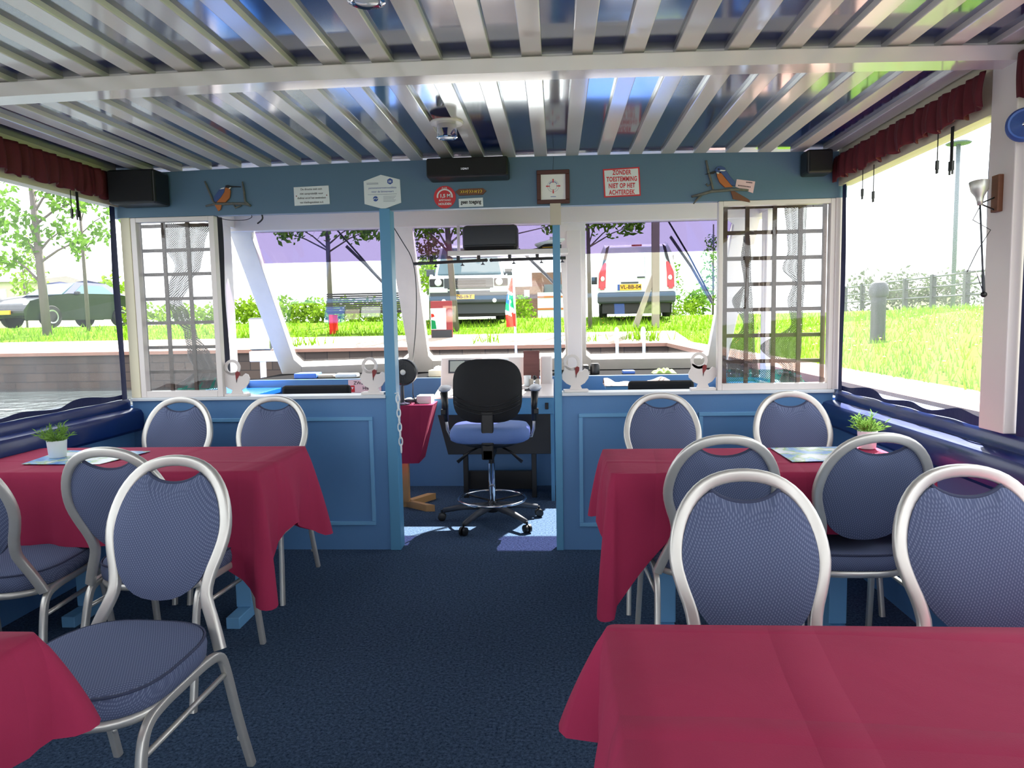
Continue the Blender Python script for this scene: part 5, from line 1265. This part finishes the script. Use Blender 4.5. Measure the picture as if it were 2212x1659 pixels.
m_.add([(x, y, WZ) for x, y in ((-80, -30), (-2.5, -30), (-2.5, 6.4), (-1.62, 8.4), (-0.44, 9.66), (-0.05, 9.66), (-0.05, 12.5), (-80, 12.5))], [tuple(range(8))])
m_.add([(x, y, WZ) for x, y in ((2.4, -30), (2.4, 12.5), (-0.05, 12.5), (-0.05, 9.66), (0.34, 9.66), (1.52, 8.4), (2.08, 6.4), (2.08, -30))], [tuple(range(8))])
struct(m_.build('ground_water', M['water']))
# grass blades
rr = random.Random(21); m_ = MB()
def blade(x, y, h, w):
    z = gz(x, y) - 0.01; a = rr.uniform(0, 3.1416); dx, dy = math.cos(a) * w, math.sin(a) * w; lx, ly = rr.uniform(-0.5, 0.5) * h, rr.uniform(-0.5, 0.5) * h
    m_.add([(x - dx, y - dy, z), (x + dx, y + dy, z), (x + lx, y + ly, z + h)], [(0, 1, 2)])
for i in range(9000):
    y = 14.3 + 4.5 * rr.random() ** 1.2; x = -0.43 + rr.uniform(-0.95, 0.95) * y * 0.85
    blade(x, y, rr.uniform(0.05, 0.17), rr.uniform(0.008, 0.02))
for i in range(9000):
    x = 2.75 + 6.5 * rr.random() ** 1.5; y = rr.uniform(2.5, 15)
    blade(x, y, rr.uniform(0.04, 0.12), rr.uniform(0.004, 0.010))
for i in range(260):
    y = 12.7 + rr.random() * 0.5; x = rr.choice((2.0, 2.1, 1.9, -0.8, -4.2, 0.9)) + rr.gauss(0, 0.16); blade(x, y, rr.uniform(0.1, 0.42), 0.012)
tag(m_.build('grass_blades', M['grassblade']), 'long green grass blades on the bank', 'grass', kind='stuff')

m_ = MB()
for i in range(420):
    if i % 3: x = 2.9 + 5.5 * rr.random(); y = rr.uniform(2.5, 14)
    else: y = rr.uniform(14.5, 18.5); x = rr.uniform(-10, 8)
    m_.ball((x, y, gz(x, y) + rr.uniform(0.04, 0.12)), 0.016, 1, 1, 0.5, 6)
tag(m_.build('dandelions', M['plate']), 'scattered yellow dandelions in the grass of the bank', 'flowers', kind='stuff')

# trees
def leaves(mb, c, r, n, size, seed, flat=0.8):
    q = random.Random(seed); c = Vector(c)
    for i in range(n):
        d = Vector((q.gauss(0, 1), q.gauss(0, 1), q.gauss(0, 1) * flat)).normalized() * r * q.random() ** 0.45; p = c + d
        u = Vector((q.uniform(-1, 1), q.uniform(-1, 1), q.uniform(-1, 1))).normalized(); w = u.orthogonal().normalized(); s_ = size * q.uniform(0.6, 1.3)
        mb.add([p - u * s_, p + w * s_ * 0.5, p + u * s_, p - w * s_ * 0.5], [(0, 1, 2, 3)])
def tree(label, px, y, top, r, crowns, mt='leafsap', group=None, size=0.09, seed=0, lean=0.0, stake=None, name='tree'):
    x = at(px, 690, y=y).x; z0 = gz(x, y) - 0.03
    root = thing(name, label, 'tree', (x, y, z0), group)
    t = MB(); t.tube([(x, y, z0), (x + lean * 0.5, y, (z0 + top) / 2), (x + lean, y, top)], [r, r * 0.85, r * 0.6], 8)
    tr = t.build('trunk', M['trunk'], root, smooth=True)
    b_ = MB(); f_ = MB()
    for k, (cpx, cpy, cr, n) in enumerate(crowns):
        c = at(cpx, cpy, y=y + ((k * 7) % 5 - 2) * 0.15); a = Vector((x + lean * 0.7, y, min(top, max(z0 + 0.4, c.z - 0.5))))
        b_.tube([a, (a + c) / 2 + Vector((0, 0, 0.05)), c], [r * 0.35, r * 0.25, r * 0.1], 5); leaves(f_, c, cr, n, size, seed * 31 + k)
    b_.build('branches', M['trunk'], root); f_.build('foliage', M[mt], root)
    return root
BT = 'trees on the bank'
tree('dark trunked tree nearest in the canal window, in front of the dark car', 100, 16, 5.2, 0.10, [(60, 480, .35, 60), (110, 410, .45, 110), (150, 440, .4, 90), (60, 520, .3, 50), (130, 500, .4, 80), (30, 560, .25, 40), (170, 520, .3, 60), (100, 350, .5, 120)], 'leafsap', BT, .085, 1, -0.12)
tree('thin young tree in the canal window, right of the dark trunk', 190, 17.5, 4.8, 0.05, [(190, 430, .35, 60), (220, 500, .35, 70), (175, 540, .3, 50), (205, 380, .5, 90), (235, 460, .3, 50)], 'leafsap', BT, .08, 2)
tree('leafy tree cut off by the left edge of the canal window', -30, 18, 4.6, 0.08, [(0, 450, .5, 120), (8, 500, .4, 80), (-20, 400, .6, 120)], 'leafsap', BT, .09, 3)
tree('small pale birch beside the house in the canal window', 58, 26, 3.9, 0.04, [(60, 560, .6, 90), (65, 600, .7, 110), (50, 640, .5, 80), (62, 530, .4, 50)], 'leafbush', BT, .1, 4)
tree('tree with a dark trunk rising behind the left windscreen pane', 715, 17, 4.4, 0.065, [(640, 490, .45, 90), (700, 480, .5, 100), (770, 485, .5, 120), (800, 495, .35, 80), (610, 500, .3, 50), (715, 430, .8, 160)], 'leafsap', BT, .09, 5)
tree('leaning grey trunk behind the info board in the centre pane', 985, 15.2, 4.4, 0.075, [(930, 480, .35, 80), (990, 478, .35, 90), (1040, 480, .3, 70), (905, 490, .25, 50), (980, 420, .8, 150), (1190, 488, .2, 40)], 'leafsap', BT, .08, 6, -0.20)
tree('straight young tree at the left of the right windscreen pane', 1275, 15.2, 4.4, 0.05, [(1290, 478, .3, 60), (1335, 482, .35, 90), (1372, 484, .22, 80), (1280, 420, .7, 140)], 'leafsap', BT, .08, 7, -0.05)
tree('spiky pale conifer high in the centre pane', 930, 34, 6.6, 0.06, [(930, 500, .35, 50), (928, 525, .7, 110), (935, 550, 1.1, 160), (930, 575, 1.4, 170), (925, 600, .9, 90)], 'leafdark', BT, .13, 8)
tree('small leafy tree under the conifer in the centre pane', 932, 24, 3.6, 0.03, [(930, 580, .5, 120), (925, 600, .55, 120), (940, 615, .4, 70)], 'leafbush', BT, .09, 9)
tree('bushy young tree right of the white van', 1454, 24, 3.3, 0.03, [(1452, 590, .28, 60), (1450, 615, .4, 90), (1462, 640, .4, 80), (1446, 650, .35, 70), (1456, 575, .2, 30)], 'leafsap', BT, .07, 10)
tree('young tree beside the right windscreen pillar', 1540, 22, 4.0, 0.035, [(1535, 550, .3, 60), (1545, 590, .45, 90), (1530, 620, .35, 70), (1548, 640, .4, 70), (1540, 520, .25, 40)], 'leafsap', BT, .07, 11)
def bush(label, pts, y, mt, size, seed, name='bush', group=None):
    f_ = MB(); c0 = at(pts[0][0], pts[0][1], y=y)
    for k, (px, py, r, n) in enumerate(pts): leaves(f_, at(px, py, y=y + (k % 3) * 0.3), r, n, size, seed + k, 0.9)
    o = f_.build(name, M[mt], origin=Vector((c0.x, y, gz(c0.x, y)))); return tag(o, label, 'bush', group)
bush('long green hedge behind the grass in the left windscreen pane', [(505 + 22 * i, 676 - 6 * (i % 3), .36, 130) for i in range(17)] + [(520 + 40 * i, 690, .3, 90) for i in range(9)], 19.5, 'leafbush', .075, 50, 'hedge')
bush('hedge seen through the left lattice window', [(290 + 24 * i, 682 - 5 * (i % 2), .36, 110) for i in range(9)], 21, 'leafbush', .08, 90, 'hedge')
bush('yellow green bush right of the flag', [(1130, 668, .32, 160), (1122, 655, .25, 90), (1142, 676, .28, 100), (1136, 650, .2, 50)], 20, 'leafbush', .055, 120)
bush('low bush right of the white van', [(1480, 668, .3, 100), (1500, 662, .3, 80), (1460, 672, .3, 90)], 23, 'leafbush', .07, 130)
bush('round distant tree on the horizon beyond the right pane', [(1508, 655, 1.1, 160), (1508, 642, .8, 80)], 55, 'leafsap', .25, 140)
bush('dark hazy treeline behind the fence in the grassy window', [(1850 + 40 * i, 640 - 14 * (i % 2), 1.6, 300) for i in range(7)], 50, 'leafdark', .18, 150, 'treeline')
bush('pale bushes near the house in the canal window', [(230, 640, .8, 120), (250, 625, .8, 100), (10, 580, .5, 40)], 28, 'leafbush', .12, 160)

# car bodies
def shell(mb, prof):
    n = len(prof); L = [(-h, y, z) for y, z, h in prof]; Rr = [(h, y, z) for y, z, h in prof]
    mb.add(L + Rr, [tuple(range(n)), tuple(range(2 * n - 1, n - 1, -1))] + [(i, (i + 1) % n + 0, (i + 1) % n + n, i + n) for i in range(n)]); return mb
def quadp(mb, pts, off): mb.prism(pts, off); return mb
def wheels(root, xs_, ys_, r, w):
    for x in xs_:
        for y in ys_:
            s_ = 1 if x > 0 else -1
            m_ = MB(); m_.lathe([(r * 0.55, 0), (r * 0.95, 0), (r, 0.02), (r, w - 0.02), (r * 0.95, w), (r * 0.55, w)], (x - s_ * w, y, r), (s_, 0, 0), 24); wl = m_.build('wheel', M['tyre'], root, smooth=True, angle=40)
            m_ = MB(); m_.lathe([(r * 0.58, w - 0.03), (r * 0.62, w + 0.004), (r * 0.2, w - 0.01), (0, w - 0.005)], (x - s_ * w, y, r), (s_, 0, 0), 20); m_.build('hubcap', M['alloy'], wl, smooth=True, angle=40)
def place(root, px, y, rz, zoff=0.0):
    p = at(px, 690, y=y); root.location = (p.x, y, gz(p.x, y) + zoff); root.rotation_euler = (0, 0, rz)

# white off-road car seen from the front
car = thing('car', 'white off road car facing the boat in the centre pane', 'car')
shell(MB(), [(-2.22, .42, .90), (-2.30, .62, .93), (-2.28, .98, .93), (-2.18, 1.06, .92), (-1.1, 1.12, .92), (2.2, 1.14, .94), (2.28, .55, .94), (2.1, .40, .92)]).build('body', M['carwhite'], car, bevel=0.04)
shell(MB(), [(-1.12, 1.10, .88), (-.62, 1.88, .74), (-.40, 1.96, .72), (2.0, 1.98, .72), (2.2, 1.12, .88)]).build('cabin', M['carwhite'], car, bevel=0.03)
m_ = MB(); m_.prism([(-.80, -1.115, 1.15), (.80, -1.115, 1.15), (.68, -.69, 1.83), (-.68, -.69, 1.83)], (0, -0.03, 0.02)); m_.build('windscreen', M['carglass'], car)
for s_ in (-1, 1):
    m_ = MB(); m_.prism([(s_ * .885, -.95, 1.18), (s_ * .75, -.5, 1.68), (s_ * .75, 1.6, 1.70), (s_ * .885, 1.8, 1.18)], (s_ * 0.02, 0, 0)); m_.build('side_window', M['carglass'], car)
    m_ = MB(); m_.box(s_ * 1.0 - 0.10, s_ * 1.0 + 0.10, -.95, -.85, 1.13, 1.30); m_.tube([(s_ * .86, -.88, 1.15), (s_ * 1.0, -.9, 1.18)], 0.025, 6); m_.build('wing_mirror', M['darkgrey'], car, bevel=0.02)
    m_ = MB(); m_.box(s_ * .76 - .16, s_ * .76 + .16, -2.325, -2.28, .80, .99); hl = m_.build('headlight', M['black'], car, bevel=0.02)
    m_ = MB(); m_.lathe([(.085, 0), (.085, .02), (.06, .026), (0, .03)], (s_ * .72, -2.32, .90), (0, -1, 0), 24); m_.build('lens', M['lamp'], hl, smooth=True)
    m_ = MB(); m_.box(s_ * .72 - .22, s_ * .72 + .22, -2.335, -2.30, .66, .76); m_.build('bumper_insert', M['carwhite'], car, bevel=0.01)
    m_ = MB(); m_.lathe([(.05, 0), (.05, .02), (0, .02)], (s_ * .60, -2.33, .46), (0, -1, 0), 16); m_.build('fog_light', M['lamp'], car)
m_ = MB(); m_.box(-.58, .58, -2.33, -2.28, .74, 1.0); gr = m_.build('grille', M['darkgrey'], car, bevel=0.02)
m_ = MB()
for z in (.79, .85, .91): m_.box(-.4, .4, -2.345, -2.33, z, z + .03)
m_.build('grille_bars', M['black'], gr)
m_ = MB(); m_.box(-.93, .93, -2.325, -2.24, .40, .70); m_.build('bumper', M['darkgrey'], car, bevel=0.03)
m_ = MB(); m_.box(-.86, .86, -2.2, -1.9, .16, .42); m_.build('skid_plate', M['darkgrey'], car)
m_ = MB(); m_.box(-.40, .13, -2.345, -2.325, .50, .61); pl = m_.build('number_plate', M['plate'], car)
text('VNS-19-T', 0.105, M['ink'], pl, (-.135, -2.347, .555), (1, 0, 0), bold=0.02, sx=0.95)
m_ = MB(); m_.tube([(-.1, -.95, 1.33), (.5, -.78, 1.55)], 0.012, 5); m_.build('wiper', M['black'], car)
m_ = MB(); m_.box(-.84, .84, -2.0, 2.0, .10, .44); m_.build('underbody_shade', M['black'], car)  # black block added for the shade in the gap under the car
wheels(car, (-.93, .93), (-1.45, 1.45), .38, .24)
place(car, 1018, 19.3, 0.10)

# white van seen from the back
van = thing('van', 'white delivery van with its back doors towards the boat in the right pane', 'van')
shell(MB(), [(-2.0, .34, .86), (-2.05, .55, .90), (-2.02, 1.05, .89), (-1.90, 1.50, .82), (-1.76, 1.70, .76), (-1.5, 1.76, .74), (.9, 1.80, .72), (1.35, 1.70, .72), (2.0, 1.08, .82), (2.6, .92, .82), (2.7, .5, .84), (2.6, .34, .84)]).build('body', M['carwhite'], van, bevel=0.05)
def rear(x, z):
    y = -2.05 + max(0, (z - 1.05)) * 0.26 + (0.03 if z < 1.05 else 0.02); return Vector((x, y - 0.035, z))
for s_, w0, w1 in ((-1, -.66, .20), (1, .205, .66)):
    m_ = MB(); m_.prism([rear(w0, .62), rear(w1, .62), rear(w1, 1.10), rear(w0, 1.10)], (0, 0.03, 0)); m_.prism([rear(w0, 1.10), rear(w1, 1.10), rear(w1 * (.93 if s_ > 0 else 1), 1.66), rear(w0 * (.93 if s_ < 0 else 1), 1.66)], (0, 0.03, 0)); m_.build('rear_door', M['carwhite'], van, bevel=0.006)
for s_ in (-1, 1):
    m_ = MB(); m_.prism([rear(s_ * .72, .70), rear(s_ * .89, .70), rear(s_ * .87, 1.05), rear(s_ * .77, 1.30), rear(s_ * .70, 1.30)], (0, 0.05, 0)); m_.build('tail_light', M['redlens'], van, bevel=0.01)
    m_ = MB(); m_.ball(rear(s_ * .79, .92), 0.05, 1, .4, 1.2); m_.build('reversing_lens', M['lamp'], van, smooth=True)
    m_ = MB(); m_.prism([rear(s_ * .70, 1.38), rear(s_ * .80, 1.22), rear(s_ * .70, 1.66), rear(s_ * .62, 1.72)], (0, 0.04, 0)); m_.build('pillar_trim', M['black'], van)
    m_ = MB(); m_.box(s_ * 1.0 - .09, s_ * 1.0 + .09, 1.35, 1.45, .95, 1.16); m_.tube([(s_ * .8, 1.4, 1.0), (s_ * 1.0, 1.4, 1.02)], 0.03, 6); m_.build('wing_mirror', M['black'], van, bevel=0.02)
    m_ = MB(); m_.box(s_ * .80 - .05, s_ * .80 + .05, -2.10, -2.06, .66, .75); m_.build('reflector', M['redlens'], van)
m_ = MB(); m_.box(-.92, .92, -2.10, -1.85, .33, .60); m_.build('bumper', M['darkgrey'], van, bevel=0.05)
m_ = MB(); q = rear(.1, .88); m_.box(.02, .20, q.y - .04, q.y + .01, .925, .955); m_.build('door_handle', M['darkgrey'], van, bevel=0.006)
m_ = MB(); q = rear(-.16, .7); m_.box(-.44, .12, q.y - .025, q.y + .005, .64, .78); pl = m_.build('number_plate', M['plate'], van)
m_ = MB(); m_.box(-.44, -.385, q.y - .028, q.y - .02, .64, .78); m_.build('blue_band', M['inkblue'], pl)
text('VL-BB-04', 0.125, M['ink'], pl, (-.13, q.y - .027, .71), (1, 0, 0), bold=0.02)
m_ = MB(); m_.box(-.36, .05, q.y - .04, q.y, .80, .835); m_.build('plate_lamp_bar', M['darkgrey'], van, bevel=0.005)
m_ = MB(); q = rear(-.02, 1.68); m_.box(-.10, .14, q.y - .02, q.y + .06, 1.68, 1.72); m_.build('brake_light', M['redlens'], van, bevel=0.006)
m_ = MB(); m_.box(-.80, .80, -1.9, 2.4, .10, .36); m_.build('underbody_shade', M['black'], van)  # stands in for the dark shade below the van, added as a black box
wheels(van, (-.88, .88), (-1.25, 1.6), .32, .2)
place(van, 1366, 19.3, -0.06)

# dark convertible in the canal window
conv = thing('car', 'dark blue black convertible car parked behind the grass in the canal window', 'car')
shell(MB(), [(-2.05, .30, .78), (-2.12, .50, .84), (-1.95, .72, .86), (-1.5, .84, .87), (-.75, .96, .88), (1.0, .98, .88), (1.7, .90, .86), (2.05, .68, .84), (2.12, .45, .82), (2.0, .30, .80)]).build('body', M['carblack'], conv, bevel=0.07)
shell(MB(), [(-.80, .94, .80), (-.15, 1.36, .60), (.25, 1.42, .58), (.95, 1.34, .58), (1.55, .94, .76)]).build('soft_top', M['canvas'], conv, bevel=0.06)
for s_ in (-1, 1):
    m_ = MB(); m_.prism([(s_ * .80, -.55, .99), (s_ * .63, -.05, 1.31), (s_ * .61, .75, 1.31), (s_ * .77, 1.1, .99)], (s_ * 0.03, 0, 0)); m_.build('side_window', M['carglass'], conv)
    m_ = MB(); m_.ball((s_ * .66, -1.92, .68), .15, .9, .5, .8); m_.build('headlight', M['lamp'], conv, smooth=True)
    m_ = MB(); m_.box(s_ * .97 - .09, s_ * .97 + .09, -.55, -.45, .98, 1.10); m_.build('wing_mirror', M['carblack'], conv, bevel=0.03)
    m_ = MB(); m_.ball((s_ * .70, 2.02, .66), .12, .9, .5, .9); m_.build('tail_light', M['redlens'], conv, smooth=True)
m_ = MB(); m_.prism([(-.72, -.80, .98), (.72, -.80, .98), (.57, -.20, 1.34), (-.57, -.20, 1.34)], (0, -0.03, 0.03)); m_.build('windscreen', M['carglass'], conv)
m_ = MB(); m_.box(-.26, .26, -2.16, -2.12, .40, .52); m_.build('number_plate', M['plate'], conv)
wheels(conv, (-.86, .86), (-1.3, 1.25), .33, .2)
place(conv, 150, 22.0, math.radians(-14))

# post with a raking brace, hoops, info board, bench, bollard, fence, lamp post
x = at(1416, 690, y=15.3).x; z = gz(x, 15.3)
root = thing('wooden_post', 'thick grey wooden post with a slanting brace in the right pane', 'post', (x, 15.3, z))
m_ = MB(); m_.box(x - .075, x + .075, 15.22, 15.38, z - .1, 4.3); m_.build('upright', M['greywood'], root, bevel=0.01)
m_ = MB(); m_.prism([(x - .52, 15.25, z - .05), (x - .38, 15.25, z - .05), (x - .07, 15.25, z + .85), (x - .07, 15.25, z + 1.12)], (0, 0.10, 0)); m_.build('brace', M['greywood'], root, bevel=0.008)
for lab, px in (('pale ladder hoop on the quay edge, left one of the pair', 1333), ('pale ladder hoop on the quay edge, right one of the pair', 1391)):
    x = at(px, 745, y=12.3).x; m_ = MB(); m_.tube([(x, 12.30, .2), (x, 12.30, 1.03)] + [(x, 12.42 - math.cos(i * .314) * .12, 1.03 + math.sin(i * .314) * .07) for i in range(1, 10)] + [(x, 12.54, 1.03), (x, 12.54, .82)], 0.03, 8)
    tag(m_.build('ladder_hoop', M['lamp'], smooth=True, origin=(x, 12.3, .83)), lab, 'ladder', 'ladder hoops on the quay edge')
x = at(954, 700, y=13.8).x; z = gz(x, 13.8)
root = thing('info_board', 'dark red information board with a pale poster on the quay in the centre pane', 'sign', (x, 13.8, z))
m_ = MB(); m_.box(x - .21, x + .21, 13.8, 13.85, z, z + .72); m_.build('panel', M['darkred'], root, bevel=0.01)
m_ = MB(); m_.box(x - .20, x + .20, 13.795, 13.86, z - .02, z + .16); m_.build('plinth', M['blackpanel'], root, bevel=0.005)
m_ = MB(); m_.box(x - .21, x + .09, 13.79, 13.80, z + .17, z + .58); po = m_.build('poster', M['paper'], root)
m_ = MB(); m_.prism([(x - .20, 13.788, z + .18), (x - .10, 13.788, z + .18), (x - .12, 13.788, z + .34), (x - .20, 13.788, z + .36)], (0, .002, 0)); m_.build('poster_green', M['flaggreen'], po)
m_ = MB(); m_.prism([(x - .20, 13.788, z + .40), (x - .13, 13.788, z + .42), (x - .15, 13.788, z + .47), (x - .20, 13.788, z + .48)], (0, .002, 0)); m_.build('poster_red', M['flagred'], po)
# bench
bx = at(800, 690, y=15.0).x; z = gz(bx, 15.2)
root = thing('bench', 'dark slatted park bench with red end legs seen from behind in the left pane', 'bench', (bx, 15.2, z))
m_ = MB()
for i in range(9): m_.box(bx - .93, bx + .93, 14.95 + .01 * i, 14.975 + .01 * i, z + .45 + i * .045, z + .486 + i * .045)
m_.build('backrest', M['black'], root)
m_ = MB()
for i in range(5): m_.box(bx - .93, bx + .93, 15.02 + i * .09, 15.08 + i * .09, z + .42, z + .45)
m_.build('seat', M['black'], root)
for s_ in (-.85, .85):
    m_ = MB(); m_.box(bx + s_ - .04, bx + s_ + .04, 15.0, 15.35, z - .05, z + .40); m_.build('leg', M['flagred'], root)
p = Vector((4.35, 9.0, gz(4.35, 9.0)))
root = thing('mooring_bollard', 'dark round topped mooring post in the grass of the right window', 'bollard', p)
m_ = MB(); m_.lathe([(.085, -.05), (.085, .42), (.09, .45), (.085, .48), (.085, .52)], p, n=24); m_.build('shaft', M['darkgrey'], root, smooth=True, angle=40)
m_ = MB(); m_.lathe([(.105, .52), (.112, .55), (.11, .62), (.085, .68), (.04, .71), (0, .715)], p, n=24); m_.build('head', M['darkgrey'], root, smooth=True, angle=50)
root = thing('rail_fence', 'dark post and rail fence along the top of the bank in the right window', 'fence', (10.5, 20, 1.35))
fa, fb = Vector((11.6, 30, 0)), Vector((9.8, 9, 0))
for i in range(12):
    q = fa + (fb - fa) * (i / 11); zz = gz(q.x, q.y); m_ = MB(); m_.box(q.x - .06, q.x + .06, q.y - .06, q.y + .06, zz - .05, zz + .95); m_.build('post', M['darkgrey'], root)
for h in (.35, .62, .90):
    m_ = MB(); pts = [fa + (fb - fa) * (i / 11) for i in range(12)]; m_.tube([(q.x, q.y, gz(q.x, q.y) + h) for q in pts], 0.03, 6); m_.build('rail', M['darkgrey'], root)
q = at(2060, 600, y=22); zz = gz(q.x, 22)
root = thing('street_lamp', 'tall thin street lamp with a disc head in the right window', 'lamp', (q.x, 22, zz))
hz = at(2060, 312, y=22).z
m_ = MB(); m_.tube([(q.x, 22, zz), (q.x, 22, hz)], .06, 8); m_.build('mast', M['greyclad'], root, smooth=True)
m_ = MB(); m_.lathe([(.30, 0), (.34, .03), (.2, .10), (0, .12)], (q.x, 22, hz), n=20); m_.build('lamp_head', M['greyclad'], root, smooth=True)
# far buildings
def house(label, px0, px1, y, top_py, depth, mt, roof=None, name='house'):
    a, e = at(px0, 680, y=y), at(px1, 680, y=y); t = at((px0 + px1) / 2, top_py, y=y); z0 = 1.2
    root = thing(name, label, 'building', ((a.x + e.x) / 2, y + depth / 2, z0))
    m_ = MB(); m_.box(a.x, e.x, y, y + depth, z0, t.z); w = m_.build('wall', M[mt], root)
    if roof: m_ = MB(); m_.prism([(a.x - .3, y - .3, t.z), (a.x - .3, y + depth + .3, t.z), (a.x - .3, y + depth / 2, t.z + roof)], (e.x - a.x + .6, 0, 0)); m_.build('roof', M['roof'], root)
    return root, w, a, e, t
root, w, a, e, t = house('tall brick building behind the bush in the centre pane', 1150, 1235, 62, 588, 10, 'brick', name='brick_building')
m_ = MB(); a2 = at(1112, 680, y=61.5); t2 = at(1130, 619, y=61.5); m_.box(a2.x, a.x + 1, 61.5, 70, 1.2, t2.z); m_.build('wing', M['brick'], root)
m_ = MB(); q0, q1 = at(1150, 605, y=61.8), at(1235, 655, y=61.8); m_.box(q0.x + 1, q1.x, 61.85, 62, q1.z, q0.z - .4); m_.build('cladding', M['greyclad'], root)
for px, py in ((1135, 634), (1141, 634)):
    q = at(px, py, y=61.4); m_ = MB(); m_.box(q.x - .11, q.x + .11, 61.42, 61.5, q.z - .3, q.z + .3); m_.build('window', M['lamp'], root)
a, e = at(1161, 632, y=44), at(1240, 669, y=44)
root = thing('site_cabin', 'white site cabin with orange stripes before the brick building', 'cabin', ((a.x + e.x) / 2, 45, 1.34))
m_ = MB(); m_.box(a.x, e.x, 44, 46.4, 1.32, a.z); m_.build('body', M['carwhite'], root)
for py in (641, 667):
    q = at(1200, py, y=43.97); m_ = MB(); m_.box(a.x, e.x, 43.96, 44, q.z - .06, q.z + .06); m_.build('stripe', M['orange'], root)
root, w, a, e, t = house('low pale house behind the dark car in the canal window', -60, 48, 44, 610, 8, 'render', 0.6)
q0, q1 = at(0, 625, y=43.9), at(14, 655, y=43.9); m_ = MB(); m_.box(q0.x, q1.x, 43.9, 44, q1.z, q0.z); m_.build('garage_door', M['carwhite'], root)
house('distant pale house beyond the dark car', 120, 180, 70, 620, 8, 'render', 1.0)
house('distant house behind the fence in the right window', 1985, 2075, 75, 640, 8, 'render', 1.5)
